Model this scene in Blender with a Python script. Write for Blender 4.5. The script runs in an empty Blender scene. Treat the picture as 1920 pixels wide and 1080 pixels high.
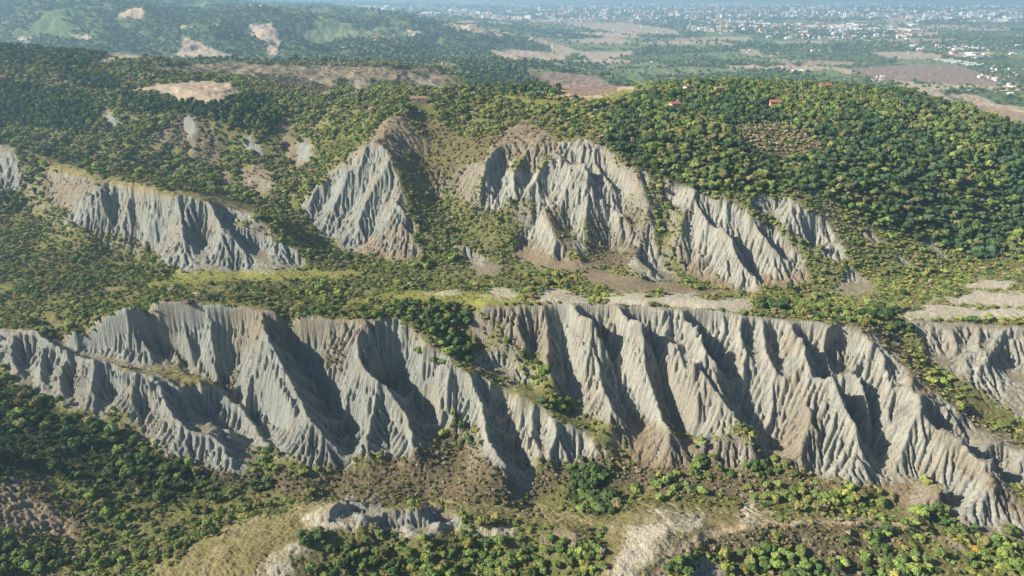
import bpy, math, random
import numpy as np
random.seed(7)
RNG = np.random.default_rng(11)

# ------------------------------------------------------------------ camera, light, exposure
scene = bpy.context.scene
F = 1280.0                      # focal length in photo pixels (1920 wide)
PITCH = math.radians(23.8)
SP, CP = math.sin(PITCH), math.cos(PITCH)
cam_data = bpy.data.cameras.new('camera')
cam_data.sensor_width = 36.0
cam_data.lens = 36.0 * F / 1920.0
cam_data.clip_start = 1.0
cam_data.clip_end = 200000.0
cam = bpy.data.objects.new('camera', cam_data)
scene.collection.objects.link(cam)
cam.location = (0, 0, 0)
cam.rotation_euler = (math.pi / 2 - PITCH, 0, 0)
scene.camera = cam

SUN_EL = math.radians(33)
SUN_AZ = math.radians(-98)      # from +Y (view direction) towards +X
sd = (math.sin(SUN_AZ) * math.cos(SUN_EL), math.cos(SUN_AZ) * math.cos(SUN_EL), math.sin(SUN_EL))
world = bpy.data.worlds.new("World")
scene.world = world
world.use_nodes = True
wn = world.node_tree.nodes
wl = world.node_tree.links
wn.clear()
wo = wn.new('ShaderNodeOutputWorld')
wb = wn.new('ShaderNodeBackground')
ws = wn.new('ShaderNodeTexSky')
ws.sky_type = 'NISHITA'
ws.sun_disc = False
ws.sun_elevation = SUN_EL
ws.sun_rotation = SUN_AZ
ws.altitude = 300
wb.inputs['Strength'].default_value = 0.062
wl.new(ws.outputs[0], wb.inputs['Color'])
wl.new(wb.outputs[0], wo.inputs['Surface'])

sun_data = bpy.data.lights.new('sun', 'SUN')
sun_data.energy = 5.0
sun_data.angle = math.radians(0.6)
sun_data.color = (1.0, 0.90, 0.74)
sun = bpy.data.objects.new('sun', sun_data)
scene.collection.objects.link(sun)
from mathutils import Vector
sun.rotation_euler = Vector(sd).to_track_quat('Z', 'Y').to_euler()
sun.location = (-300, 100, 400)

scene.view_settings.view_transform = 'Standard'
scene.view_settings.look = 'None'
scene.view_settings.exposure = 0.98
scene.view_settings.gamma = 1.0
scene.cycles.max_bounces = 5
scene.cycles.diffuse_bounces = 2
scene.cycles.glossy_bounces = 1
scene.cycles.transparent_max_bounces = 4
scene.cycles.volume_bounces = 0
scene.cycles.use_denoising = True
scene.cycles.caustics_reflective = False
scene.cycles.caustics_refractive = False

# ------------------------------------------------------------------ helpers
def ray(u, v):
    """ray slopes of a photo pixel: (x per y, drop per y)"""
    yy = F * CP + (540 - v) * SP
    zz = F * SP - (540 - v) * CP
    return (u - 960) / yy, zz / yy

def at(u, v, z):
    a, t = ray(u, v)
    y = -z / t
    return a * y, y, z

def proj(x, y, z):
    d = y * CP - z * SP
    return 960 + F * x / d, 540 - F * (y * SP + z * CP) / d

def hash2(ix, iy, s):
    h = (ix.astype(np.int64) * 374761393 + iy.astype(np.int64) * 668265263 + s * 974711) & 0xffffffff
    h = ((h ^ (h >> 13)) * 1274126177) & 0xffffffff
    h = (h ^ (h >> 16)) & 0xffffff
    return h.astype(np.float64) / 0xffffff

def vnoise(x, y, s=0):
    ix = np.floor(x); iy = np.floor(y)
    fx = x - ix; fy = y - iy
    fx = fx * fx * (3 - 2 * fx); fy = fy * fy * (3 - 2 * fy)
    a = hash2(ix, iy, s); b = hash2(ix + 1, iy, s)
    c = hash2(ix, iy + 1, s); d = hash2(ix + 1, iy + 1, s)
    return (a * (1 - fx) + b * fx) * (1 - fy) + (c * (1 - fx) + d * fx) * fy

def fbm(x, y, s=0, o=4):
    r = 0; a = 0.5; n = 0
    for i in range(o):
        r = r + a * vnoise(x, y, s + i * 17); n += a
        x = x * 2.03 + 13.7; y = y * 2.03 - 7.1; a *= 0.5
    return r / n - 0.5

def sstep(a, b, x):
    t = np.clip((x - a) / (b - a), 0, 1)
    return t * t * (3 - 2 * t)

def bil(grid, gx, gy):
    h, w = grid.shape
    gx = np.clip(gx, 0, w - 1.001); gy = np.clip(gy, 0, h - 1.001)
    ix = gx.astype(int); iy = gy.astype(int); fx = gx - ix; fy = gy - iy
    return (grid[iy, ix] * (1 - fx) + grid[iy, ix + 1] * fx) * (1 - fy) + \
           (grid[iy + 1, ix] * (1 - fx) + grid[iy + 1, ix + 1] * fx) * fy
import time
T0 = time.time()
# ------------------------------------------------------------------ landform: surveyed lines (u, v of the photo, height)
STRUCT = [
 # bottom foreground
 (-200,1250,-214),(100,1250,-212),(400,1250,-208),(700,1250,-218),(1000,1250,-205),(1150,1250,-203),(1300,1250,-212),(1500,1250,-222),(1800,1250,-224),(2150,1250,-224),
 (-150,1080,-218),(0,1080,-224),(150,1080,-222),(280,1078,-212),(400,1080,-205),(480,1062,-202),(560,1040,-203),(600,1080,-208),(750,1080,-216),(900,1080,-220),(1050,1080,-213),(1150,1080,-205),(1250,1080,-211),(1330,1080,-219),(1400,1080,-225),(1600,1080,-228),(1780,1070,-229),(1950,1080,-228),(2100,1080,-226),
 (330,1045,-209),(420,1000,-207),(520,967,-205),(570,955,-204),(600,947,-203),(640,941,-200),(680,943,-201),(720,955,-204),(760,962,-204),(800,963,-204),(860,972,-208),(930,990,-211),(1000,1003,-213),(1080,1002,-212),(1110,1010,-216),
 (660,990,-205),(740,1000,-212),(850,1000,-214),(750,1040,-215),(900,1040,-218),(1000,1035,-219),(650,1040,-210),
 (1150,985,-215),(1180,960,-216),(1250,955,-216),(1200,1020,-207),(1250,1000,-207),(1310,1000,-211),(1400,985,-213),(1500,980,-216),(1600,978,-219),(1700,988,-223),(1800,1015,-228),
 (1350,1040,-220),(1500,1030,-223),(1650,1030,-226),
 # valley left and floor
 (-200,720,-190),(-200,850,-196),(-200,980,-204),
 (0,750,-207),(0,850,-213),(0,930,-216),(0,1010,-219),(100,800,-215),(100,900,-222),(120,1000,-228),(130,1050,-229),
 (200,830,-222),(200,900,-227),(230,1000,-231),(300,880,-229),(350,920,-236),(350,980,-232),(450,960,-234),(500,930,-238),(620,925,-240),(800,932,-240),(1000,945,-240),(1200,925,-237),(1400,940,-233),(1600,952,-234),(1750,990,-237),(2000,1040,-238),
 # toe of the front wall
 (-150,660,-200),(0,695,-203),(70,742,-211),(190,785,-218),(250,795,-220),(280,825,-225),(370,872,-231),(450,892,-234),(520,862,-230),(640,885,-235),(740,872,-234),(830,828,-228),(870,880,-234),(980,925,-238),(1050,872,-233),(1100,868,-232),(1160,852,-230),(1220,868,-232),(1280,882,-233),(1370,882,-233),(1440,868,-232),(1530,897,-235),(1660,917,-236),(1700,950,-237),(1850,995,-238),(1920,1010,-238),(2080,1035,-240),
 # crest of the front wall
 (-150,640,-192),(0,620,-185),(35,622,-184),(70,622,-183),(133,615,-179),(187,603,-175),(207,594,-172),(227,579,-167),(267,577,-167),(310,573,-167),(380,574,-167.5),(457,576,-168),(520,588,-170),(600,600,-172),(700,605,-173),(740,606,-173.5),
 (790,650,-180),(830,680,-186),(860,700,-190),(920,722,-196),(960,745,-201),(1000,770,-206),(1040,792,-211),(1075,803,-215),(1110,832,-221),(1140,850,-226),
 # overgrown gully between the two walls
 (770,578,-171),(800,590,-173),(860,625,-182),(900,650,-190),(950,690,-200),(1000,730,-208),(1060,765,-215),(1110,800,-221),(1160,838,-228),
 (840,572,-170),(910,576,-169),(960,572,-168),(1000,570,-167),(1060,571,-167),(1100,572,-167),(1150,573,-167),(1225,577,-168),(1280,580,-168),(1370,590,-170),(1430,597,-171),(1480,605,-172),(1550,609,-172),(1600,622,-174),(1640,637,-177),(1660,655,-180),(1700,700,-188),(1730,737,-195),(1755,772,-201),(1800,820,-209),(1850,862,-216),(1900,920,-225),(1930,960,-231),
 (1690,645,-187),(1760,700,-201),(1850,770,-214),(1920,820,-223),(2050,880,-232),
 (1757,752,-200),(1813,792,-207),(1863,828,-212),(1920,850,-217),(2050,900,-226),
 (1720,605,-180),(1800,607,-181),(1890,613,-181),(1920,622,-182),(2080,640,-185),(1760,692,-198),(1830,742,-208),(1900,785,-217),
 # just behind the crest
 (-150,600,-187),(0,602,-185),(100,597,-181),(207,590,-176.5),(300,556,-171),(345,550,-170),(400,562,-174),(500,570,-172.5),(600,575,-174.5),(700,570,-174.5),
 (950,548,-175),(1030,553,-167),(1060,556,-168),(1110,560,-171),(1170,556,-171),(1250,558,-171),(1380,566,-172),(1500,578,-175),(1600,592,-178),(1700,590,-180),(1850,590,-181),(1850,565,-184),(1850,530,-186),(1920,500,-188),(1750,560,-184),
 (1250,535,-190),(1400,548,-194),(1510,545,-193),(1100,522,-188),(900,525,-187),(1000,540,-183),(700,540,-180),(700,510,-186),(500,540,-180),(500,515,-186),(300,530,-182),(100,560,-181),(0,520,-184),(250,512,-187),(620,480,-187),(-150,540,-185),
 (-150,440,-186),(0,455,-187),(0,420,-182),(60,400,-178),(100,480,-188),(100,440,-183),(250,475,-189),
 # left mid badland
 (130,432,-180),(200,465,-186),(280,478,-188),(330,508,-188),(450,508,-188),(560,500,-188),
 (125,395,-163),(150,365,-151),(190,345,-145),(230,350,-145),(260,362,-146),(310,372,-147),(400,385,-151),(480,405,-158),(520,425,-166),(430,422,-166),(500,450,-174),(560,475,-181),
 (-150,300,-140),(0,272,-137),(25,285,-139),(100,318,-143),(150,333,-144),(0,360,-166),(100,350,-156),(50,340,-158),(-150,380,-172),
 (450,350,-170),(300,320,-164),(150,298,-157),(0,240,-146),(560,400,-178),(620,445,-186),(-150,260,-146),
 # slopes of the main back ridge
 (250,260,-141),(350,250,-138),(350,210,-120),(430,290,-156),(460,310,-159),(480,305,-156),(500,340,-165),(505,385,-174),(550,300,-157),(550,240,-135),(600,205,-119),(450,205,-117),(250,195,-119),(100,200,-124),(0,190,-124),(100,250,-145),(-150,200,-124),
 (370,162,-104),(300,167,-107),(440,177,-110),(200,155,-108),(200,112,-90),(100,97,-82),(0,92,-78),(300,103,-89),(0,140,-100),(400,150,-104),(-200,80,-70),(-200,140,-96),
 (600,188,-112),(650,192,-109),(740,222,-108),(740,190,-100),(800,174,-97),(900,180,-100),(960,190,-102),(1000,186,-101),(1100,195,-103),(1170,178,-99),(1200,166,-96),(1300,160,-94),(1400,157,-94),(1550,162,-97),(1700,175,-103),(1800,205,-112),(1860,225,-118),(1920,252,-127),(2100,300,-150),
 (900,240,-117),(980,230,-112),(1050,240,-114),(1100,268,-118),(1130,268,-117.5),(900,285,-128),(1000,270,-120),(950,300,-132),
 (1180,310,-131),(1220,365,-147),(1240,400,-160),(1230,470,-180),(1250,440,-172),(1270,500,-188),
 (1245,350,-141),(1290,357,-141),(1340,375,-146),(1400,405,-154),(1460,450,-168),(1510,500,-182),(1280,450,-171),(1320,490,-183),(1360,530,-191),
 (1450,400,-156),(1530,470,-178),(1600,530,-191),(1420,372,-146),(1480,378,-147),(1530,410,-157),(1580,460,-172),(1600,490,-180),
 (1300,250,-112),(1300,300,-126),(1200,250,-112),(1200,205,-103),(1400,320,-132),(1400,220,-108),(1500,200,-104),(1500,250,-117),(1500,310,-132),(1600,350,-143),(1600,250,-118),(1600,430,-167),(1700,250,-120),(1700,350,-147),(1700,450,-176),(1800,300,-137),(1800,400,-166),(1800,490,-188),(1900,310,-145),(1900,400,-172),(1900,460,-185),(1750,530,-190),(2100,400,-172),(2100,550,-186),
 (700,265,-121),(650,300,-136),(600,340,-153),(560,390,-171),(580,425,-181),(650,467,-190),(720,482,-190),(780,487,-190),(715,275,-122),(735,330,-142),(755,390,-161),(770,440,-177),
 (650,240,-127),(620,290,-148),(790,300,-139),(820,380,-164),(860,440,-179),(900,490,-187),(800,240,-119),(850,220,-112),
 (920,290,-127),(905,340,-143),(950,320,-137),(900,400,-166),(960,440,-176),(1050,490,-187),(1100,490,-186),(1170,500,-187),(1230,530,-191),(1290,527,-191),
 # second ridge and lowland behind
 (600,178,-155),(750,176,-155),(450,155,-140),(600,150,-138),(600,126,-126),(450,124,-123),(520,124,-124),(680,127,-127),(750,127,-128),(850,150,-150),(830,125,-140),(300,127,-120),(700,150,-139),
 (900,165,-190),(900,140,-190),(860,115,-175),(940,112,-200),(1080,140,-232),(1080,175,-205),(1200,140,-242),(1100,110,-285),(1300,145,-262),(1300,100,-296),(1600,150,-262),(1700,120,-295),(1900,150,-286),(1750,172,-236),(1900,220,-205),(1850,190,-225),(2100,200,-232),(1400,150,-240),(1500,130,-286),
 # far hills on the left
 (0,80,-172),(100,85,-172),(200,88,-177),(330,107,-192),(430,111,-202),(520,113,-207),(700,119,-217),(850,109,-238),(950,101,-270),(-200,80,-170),
 (0,50,-132),(0,20,-85),(100,5,-58),(200,3,-56),(280,24,-92),(350,50,-140),(400,72,-165),(480,50,-150),(520,30,-120),(450,22,-104),(560,60,-165),(650,40,-150),(650,80,-190),(800,58,-190),(800,88,-222),(900,60,-222),(980,77,-262),(-200,30,-95),(-200,60,-140),(150,45,-118),(250,60,-145),
 (900,38,-285),(720,22,-230),(600,12,-170),(500,8,-130),(350,4,-100),(420,12,-128),(1010,90,-285),
]
for u in (1080, 1200, 1400, 1600, 1800, 2100):
    for v in (75, 50, 28, 12):
        STRUCT.append((u, v, -300))
STRUCT2 = [
 (247,577.5,-167),(288,575,-167),(330,573.5,-167.2),(355,574,-167.3),(415,575,-167.7),(490,581,-169),(560,594,-171),(650,603,-172.6),(1190,575,-167.5),(1320,585,-169),(1400,594,-170.5),(1515,607,-172),
 # left spur, the terrace and the amphitheatre behind it
 (100,640,-185),(120,652,-186),(143,666,-187),(170,671,-187.5),(197,677,-188),(222,687,-189),(247,697,-189.5),(270,703,-190),(287,707,-190),
 (90,633,-187.5),(127,652,-191),(160,663,-193),(200,672,-194),(250,686,-194),(300,692,-195),(340,692,-196),(385,704,-198),(425,735,-205),
 (300,735,-196),(318,757,-201),(340,785,-208),(370,812,-213),(440,857,-220),(340,727,-200),(393,730,-203),
 (340,765,-208),(400,790,-213),(440,800,-215),(417,742,-208),(467,775,-214),(495,812,-219),(510,840,-222),
 (250,600,-180),(300,636,-188),(335,660,-193),
 # big spur below the crest, and the gully right of it
 (500,619,-171),(508,645,-177),(517,685,-185),(540,727,-193),(560,757,-199),(600,790,-207),(633,820,-214),
 (535,630,-184),(560,667,-192),(590,703,-199),(603,740,-206),(628,775,-212),(650,812,-219),(433,722,-204),(437,680,-196),
 (697,612,-172.5),(685,655,-180),(700,692,-187),(723,720,-192),(763,767,-203),(775,805,-210),(783,842,-216),
 (715,690,-196),(740,727,-204),(773,755,-209),(805,790,-214),(825,826,-219),
 (897,722,-193),(897,753,-199),(917,800,-207),(940,840,-214),(962,875,-220),(912,750,-204),(938,775,-209),(962,803,-213),(985,880,-223),
 # lower left slope, turned away from the sun
 (-250,760,-180),(-250,900,-182),(-250,1050,-190),(0,740,-202),(0,850,-202),(0,930,-206),(0,1010,-211),(100,860,-209),(100,950,-214),(0,1080,-215),(180,900,-217),
]
RIDGES = [  # (offset, [(u,v)...]) spurs of the front wall
 (4,[(78,625),(100,640),(133,657),(150,668),(197,677),(247,697),(287,707),(300,733),(313,757),(330,767),(353,803),(400,818),(430,840),(445,865)]),
 (3,[(300,710),(340,727),(393,730),(417,735)]),
 (3,[(385,582),(383,607),(387,640),(400,680),(425,715)]),
 (3,[(340,577),(338,600),(350,640)]),
 (2.5,[(110,645),(105,690),(110,740)]),(2.5,[(75,640),(70,680),(78,722)]),(2.5,[(30,632),(25,665),(35,700)]),(3,[(150,672),(165,715),(160,760)]),(2.5,[(250,705),(235,740),(245,775)]),
 (5,[(500,618),(510,650),(517,687),(540,727),(560,757),(600,790),(633,820)]),
 (3,[(488,625),(455,655),(450,700),(455,740),(480,775),(505,825)]),
 (3,[(560,760),(548,800),(535,835)]),
 (5,[(707,607),(690,630),(683,655),(693,680),(723,720),(763,767),(770,805),(783,842)]),
 (3,[(680,660),(655,690),(635,715),(640,770)]),(3,[(715,725),(690,770),(680,820),(668,855)]),
 (3,[(600,610),(607,650),(615,690)]),
 (4,[(810,668),(820,700),(820,735),(826,770)]),
 (5,[(870,705),(897,722),(897,753),(917,800),(940,840),(960,873),(975,905)]),
 (4,[(965,750),(975,780),(992,815),(1000,845)]),
 (4,[(1030,792),(1038,823),(1050,862)]),
 (5,[(1007,574),(1020,615),(1030,650),(1040,692),(1057,738)]),
 (3,[(960,580),(975,620),(990,655)]),
 (6,[(1062,575),(1083,623),(1100,673),(1120,713),(1148,755),(1175,800)]),
 (2.5,[(1110,695),(1105,740),(1115,775)]),
 (4,[(1120,575),(1135,610),(1150,650)]),
 (6,[(1150,577),(1180,620),(1193,653),(1223,707),(1243,747),(1258,800),(1275,850)]),
 (4,[(1205,578),(1225,620),(1237,655)]),
 (5,[(1237,579),(1257,640),(1277,697),(1297,747),(1310,785)]),
 (6,[(1272,583),(1283,615),(1300,663),(1330,703),(1357,737),(1380,780),(1413,817),(1440,850)]),
 (4,[(1310,585),(1327,633),(1353,673),(1377,712)]),
 (4,[(1392,595),(1385,640),(1398,690)]),
 (4,[(1427,598),(1430,637),(1450,680),(1455,715)]),
 (5,[(1467,605),(1483,650),(1497,700),(1520,742),(1557,793),(1597,840),(1640,880)]),
 (6,[(1493,722),(1500,765),(1510,810),(1520,865)]),(3,[(1480,728),(1440,768),(1430,800)]),
 (3,[(1520,612),(1530,640),(1545,675)]),
 (6,[(1547,612),(1573,680),(1597,737),(1623,790),(1640,828)]),
 (4,[(1605,628),(1620,670),(1640,715),(1640,760)]),
 (5,[(1627,640),(1650,660),(1680,690),(1710,720),(1727,747),(1740,773),(1773,817),(1813,850),(1853,885),(1885,940)]),
 (3,[(1715,735),(1690,790),(1680,840)]),(3,[(1750,800),(1740,850),(1760,900),(1810,960)]),
 (3,[(1800,800),(1825,830)]),(3,[(1850,830),(1880,870)]),
 (3,[(1780,615),(1790,650),(1800,690)]),(4,[(1885,618),(1860,660),(1850,700)]),(3,[(1830,612),(1835,645),(1830,680)]),
 # near knolls
 (2.5,[(590,985),(620,957),(650,938),(690,950),(722,970)]),(2.5,[(640,990),(690,968),(740,962),(800,955),(860,966)]),(1.5,[(700,1000),(790,1003),(870,985),(950,985)]),(1.5,[(1010,1008),(1060,992),(1100,1002)]),
 # back walls
 (3,[(740,225),(700,268),(660,305),(610,345),(570,390)]),(4,[(715,270),(735,330),(755,390),(770,440),(788,478)]),
 (2,[(690,290),(650,350),(600,420)]),(2,[(715,310),(690,370),(660,450)]),(2,[(735,350),(715,420),(700,465)]),
 (3,[(960,250),(925,290),(908,335),(903,365)]),(3,[(985,290),(972,330),(968,365)]),(4,[(1035,285),(1005,325),(980,365)]),
 (5,[(1040,280),(1065,320),(1085,360),(1100,420)]),(5,[(1080,270),(1110,310),(1135,345),(1150,390),(1165,430)]),(4,[(1110,270),(1130,310),(1160,350)]),
 (5,[(1140,285),(1175,325),(1200,365),(1215,410),(1225,450)]),(4,[(1000,370),(1015,410),(1035,450),(1050,490)]),(4,[(1070,440),(1085,480),(1100,500)]),
 (4,[(1190,455),(1200,490),(1240,520)]),(3,[(1180,470),(1170,490)]),
 (5,[(1293,358),(1310,390),(1335,420),(1370,460),(1400,500),(1430,535)]),(3,[(1300,400),(1310,440),(1330,490)]),(3,[(1290,380),(1275,430)]),
 (4,[(1345,380),(1370,420),(1395,455)]),(4,[(1400,410),(1430,455),(1455,490)]),(3,[(1440,440),(1475,480)]),
 (3,[(1470,385),(1500,430),(1560,480)]),
 (4,[(190,348),(200,380),(165,420)]),(4,[(230,355),(220,400),(240,440)]),(4,[(290,372),(275,410),(240,445)]),(4,[(335,400),(345,430),(335,470),(330,500)]),(4,[(310,375),(325,395),(340,405)]),
 (4,[(430,425),(450,460),(470,490)]),(4,[(395,405),(410,440),(420,480)]),(3,[(500,452),(505,480)]),
]
GULLIES = [
 (-1.5,[(60,611),(130,604),(185,597)]),(-2,[(300,561),(340,558),(390,563)]),(-4,[(660,556),(690,552)]),(-3,[(1050,563),(1085,560),(1105,566)]),
 (-5,[(90,630),(127,649),(160,659),(200,668),(260,685),(320,690)]),
 (-6,[(240,600),(300,635),(335,660),(350,682),(385,702),(425,735),(467,773),(493,813),(515,843)]),
 (-5,[(360,740),(400,775),(440,810),(480,838)]),(-5,[(195,690),(210,735),(205,770)]),(-4,[(130,670),(130,720),(135,755)]),(-4,[(90,650),(92,700),(95,735)]),(-4,[(50,635),(48,680),(60,715)]),(-4,[(270,720),(265,765),(275,800)]),
 (-5,[(400,585),(407,603),(423,633),(437,680),(433,722)]),(-4,[(363,580),(362,620),(368,655)]),
 (-6,[(520,627),(560,667),(590,703),(603,740),(628,775),(650,810),(655,850)]),(-3,[(545,600),(575,640),(590,680)]),
 (-4,[(530,740),(528,790),(515,835)]),(-4,[(625,680),(600,640)]),
 (-7,[(700,690),(740,727),(773,752),(805,790),(823,828)]),(-3,[(737,615),(750,680),(770,733)]),(-5,[(790,690),(803,740),(812,785)]),(-4,[(722,745),(728,800),(730,850)]),
 (-5,[(847,715),(853,753),(868,793),(875,850)]),
 (-6,[(912,745),(935,775),(960,803),(973,845),(990,890)]),(-5,[(985,775),(1004,807),(1018,845)]),(-5,[(1060,812),(1085,842)]),
 (-4,[(985,585),(1003,630),(1012,670)]),
 (-6,[(1035,582),(1062,645),(1066,690),(1072,740),(1090,770)]),(-6,[(1092,580),(1125,623),(1145,673),(1168,713),(1198,775),(1215,820)]),
 (-6,[(1176,580),(1210,627),(1231,673),(1254,720),(1278,773),(1300,830)]),(-4,[(1222,585),(1240,625),(1252,665)]),
 (-4,[(1258,590),(1278,650),(1290,697)]),(-7,[(1290,590),(1310,630),(1345,683),(1385,730),(1397,765),(1415,795),(1445,840)]),
 (-5,[(1340,592),(1364,650),(1376,698)]),(-4,[(1375,595),(1368,640),(1380,690)]),(-5,[(1408,600),(1408,645),(1422,690)]),
 (-5,[(1453,602),(1464,657),(1470,705)]),(-4,[(1440,740),(1455,770),(1470,840)]),
 (-7,[(1498,615),(1530,683),(1552,727),(1570,757),(1597,797),(1630,835),(1662,885)]),(-7,[(1568,625),(1605,700),(1625,747),(1634,787),(1648,825),(1662,860)]),
 (-4,[(1535,625),(1552,665),(1570,715)]),(-4,[(1625,650),(1645,700),(1660,760),(1665,820)]),(-4,[(1665,690),(1680,740),(1675,800)]),
 (-6,[(1752,778),(1800,838),(1860,880),(1913,915)]),(-5,[(1780,780),(1812,815),(1845,860)]),(-4,[(1720,850),(1740,910),(1790,970)]),
 (-4,[(1760,625),(1775,660),(1790,700)]),(-4,[(1810,620),(1815,660)]),(-5,[(1905,625),(1895,665),(1900,720)]),(-4,[(1858,620),(1845,655)]),
 (-3,[(720,300),(690,330),(640,400)]),(-3,[(665,315),(625,350),(585,405)]),(-3,[(728,360),(700,420),(680,460)]),
 (-4,[(945,290),(935,330),(930,375)]),(-4,[(1010,290),(990,330),(975,370)]),(-5,[(1025,340),(1030,370)]),(-5,[(1060,285),(1095,320),(1120,355),(1140,400),(1150,440),(1170,480)]),
 (-4,[(1105,280),(1130,325),(1160,365),(1190,420)]),(-5,[(960,400),(985,440),(1010,480)]),(-4,[(1060,400),(1075,450)]),(-5,[(1210,470),(1230,500),(1260,520)]),
 (-5,[(1305,375),(1325,400),(1350,430),(1390,470),(1420,510),(1440,540)]),(-4,[(1290,410),(1295,450),(1330,510)]),(-4,[(1365,390),(1385,430),(1410,475)]),(-4,[(1425,425),(1450,465),(1480,500)]),
 (-4,[(210,352),(212,385),(215,430)]),(-4,[(255,365),(250,405),(260,445)]),(-5,[(370,390),(380,430),(380,480)]),(-5,[(450,420),(470,450),(500,480)]),(-4,[(300,380),(300,430)]),
 (-2,[(630,975),(670,962),(700,968)]),(-2.5,[(720,985),(790,985),(850,978)]),(-4,[(870,470),(900,500)]),(-4,[(885,330),(870,360)]),
]
def dens(line, step=9):
    out = []
    for (a, b) in zip(line[:-1], line[1:]):
        n = max(1, int(math.hypot(b[0] - a[0], b[1] - a[1]) / step))
        for i in range(n):
            t = i / n
            out.append(tuple(a[k] + (b[k] - a[k]) * t for k in range(len(a))))
    out.append(line[-1])
    return out

# interpolation space: (x/y, ln y)
BA0, BA1, BB0, BB1 = -1.6, 1.6, math.log(110), math.log(90000)
def solve(P):
    X = np.array([[x / y, math.log(y)] for x, y, z in P]); Z = np.array([p[2] for p in P])
    D = np.sqrt(((X[:, None] - X[None]) ** 2).sum(-1) + 1e-8)
    n = len(P)
    A = np.zeros((n + 3, n + 3)); A[:n, :n] = -D - np.eye(n) * -1e-5
    A[:n, n] = 1; A[:n, n + 1:] = X; A[n, :n] = 1; A[n + 1:, :n] = X.T
    return X, np.linalg.solve(A, np.concatenate([Z, [0, 0, 0]]))
def evalgrid(sol, ga, gb):
    X, w = sol
    n = len(X); X = X.astype(np.float32); ww = w[:n].astype(np.float32)
    A = ga.ravel().astype(np.float32); B = gb.ravel().astype(np.float32)
    out = np.empty(len(A))
    for i in range(0, len(A), 20000):
        a = A[i:i + 20000, None] - X[None, :, 0]; b = B[i:i + 20000, None] - X[None, :, 1]
        a *= a; b *= b; a += b; np.sqrt(a, out=a)
        out[i:i + 20000] = -(a @ ww)
    return (out + w[n] + w[n + 1] * ga.ravel() + w[n + 2] * gb.ravel()).reshape(ga.shape)

pts = {}
def addp(x, y, z):
    key = (round(x / y, 3), round(math.log(y), 3))
    if key not in pts: pts[key] = (x, y, z)
for (u, v, z) in STRUCT2:
    if z < -185: z = -185 + (z + 185) * 0.86
    addp(*at(u, v, z))
for (u, v, z) in STRUCT:
    if u < 60 and v > 700 and z > -226: continue
    if v > 610 and z < -185: z = -185 + (z + 185) * 0.69
    addp(*at(u, v, z))
for a in np.linspace(-1.55, 1.55, 11):
    for yy, zz in ((90000, -300), (30000, -300), (13000, -300 if a > -0.15 else -200)):
        addp(a * yy, yy, zz)
    addp(a * 115, 115, -215)
sol0 = solve(list(pts.values()))
NB, NA = 520, 700            # ln y, x/y ; finer near
bvals = np.concatenate([np.linspace(BB0, math.log(190), 50, endpoint=False), np.linspace(math.log(190), math.log(560), 400, endpoint=False), np.linspace(math.log(560), math.log(1300), 110, endpoint=False), np.linspace(math.log(1300), BB1, 110)])
avals = np.linspace(BA0, BA1, NA)
GA, GB = np.meshgrid(avals, bvals)
print('t solve0', time.time() - T0)
base = evalgrid(sol0, GA, GB)
def samp(grid, x, y):
    a = x / y; b = np.log(y)
    return bil(grid, (a - BA0) / (BA1 - BA0) * (NA - 1), np.interp(b, bvals, np.arange(len(bvals))))
def cast(grid, U, V, off, y0=150.0, y1=1500.0):
    """where the rays of pixels meet the surface grid+off"""
    U = np.asarray(U, float); V = np.asarray(V, float)
    yy = F * CP + (540 - V) * SP; t = (F * SP - (540 - V) * CP) / yy; a = (U - 960) / yy
    res = np.full(len(U), np.nan); steps = np.exp(np.linspace(math.log(y0), math.log(y1), 900))
    prev = None
    for s in steps:
        d = -t * s - (samp(grid, a * s, np.full(len(U), s)) + off)
        if prev is not None:
            hit = np.isnan(res) & (d <= 0) & (prev > 0)
            f = prev / np.maximum(prev - d, 1e-9)
            res[hit] = (sp_ + (s - sp_) * f)[hit]
        prev = d; sp_ = s
    return a * res, res, -t * res
print('t base', time.time() - T0)
for off, line in RIDGES + GULLIES:
    q = dens(line, 10)
    U = [p[0] for p in q]; V = [p[1] for p in q]
    n = len(q)
    tap = np.array([min(1.0, 0.05 + i / 4.5, 0.35 + (n - 1 - i) / 3.0) for i in range(n)])
    o = off * tap * (1.35 if off > 0 else 1.6) * (1.08 if V[0] < 500 else 1.0)
    X, Y, Z = cast(base, U, V, o)
    for x, y, z in zip(X, Y, Z):
        if not np.isnan(y):
            addp(float(x), float(y), float(z))
# soften crest lines of STRUCT into creases: densify nothing, solve with everything
print('t cast', time.time() - T0)
sol1 = solve(list(pts.values()))
print('points', len(pts))
shape = evalgrid(sol1, GA, GB)

print('t shape', time.time() - T0)
# ------------------------------------------------------------------ land cover, painted in regions
CW, CH = 960, 560
MU, MV = 220, 60          # margin (px of the photo)
def poly_mask(poly, s=0):
    px = np.linspace(-MU, 1920 + MU, CW); py = np.linspace(-MV, 1080 + 160, CH)
    X, Y = np.meshgrid(px, py); m = np.zeros(X.shape, bool)
    n = len(poly)
    for i in range(n):
        x1, y1 = poly[i]; x2, y2 = poly[(i + 1) % n]
        if y1 == y2: continue
        c = ((y1 > Y) != (y2 > Y)) & (X < (x2 - x1) * (Y - y1) / (y2 - y1) + x1)
        m ^= c
    return m
def cov_lookup(img, u, v):
    gx = (u + MU) / (1920 + 2 * MU) * (CW - 1); gy = (v + MV) / (1240 + MV) * (CH - 1)
    return img[np.clip(np.round(gy).astype(int), 0, CH - 1), np.clip(np.round(gx).astype(int), 0, CW - 1)]
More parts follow.
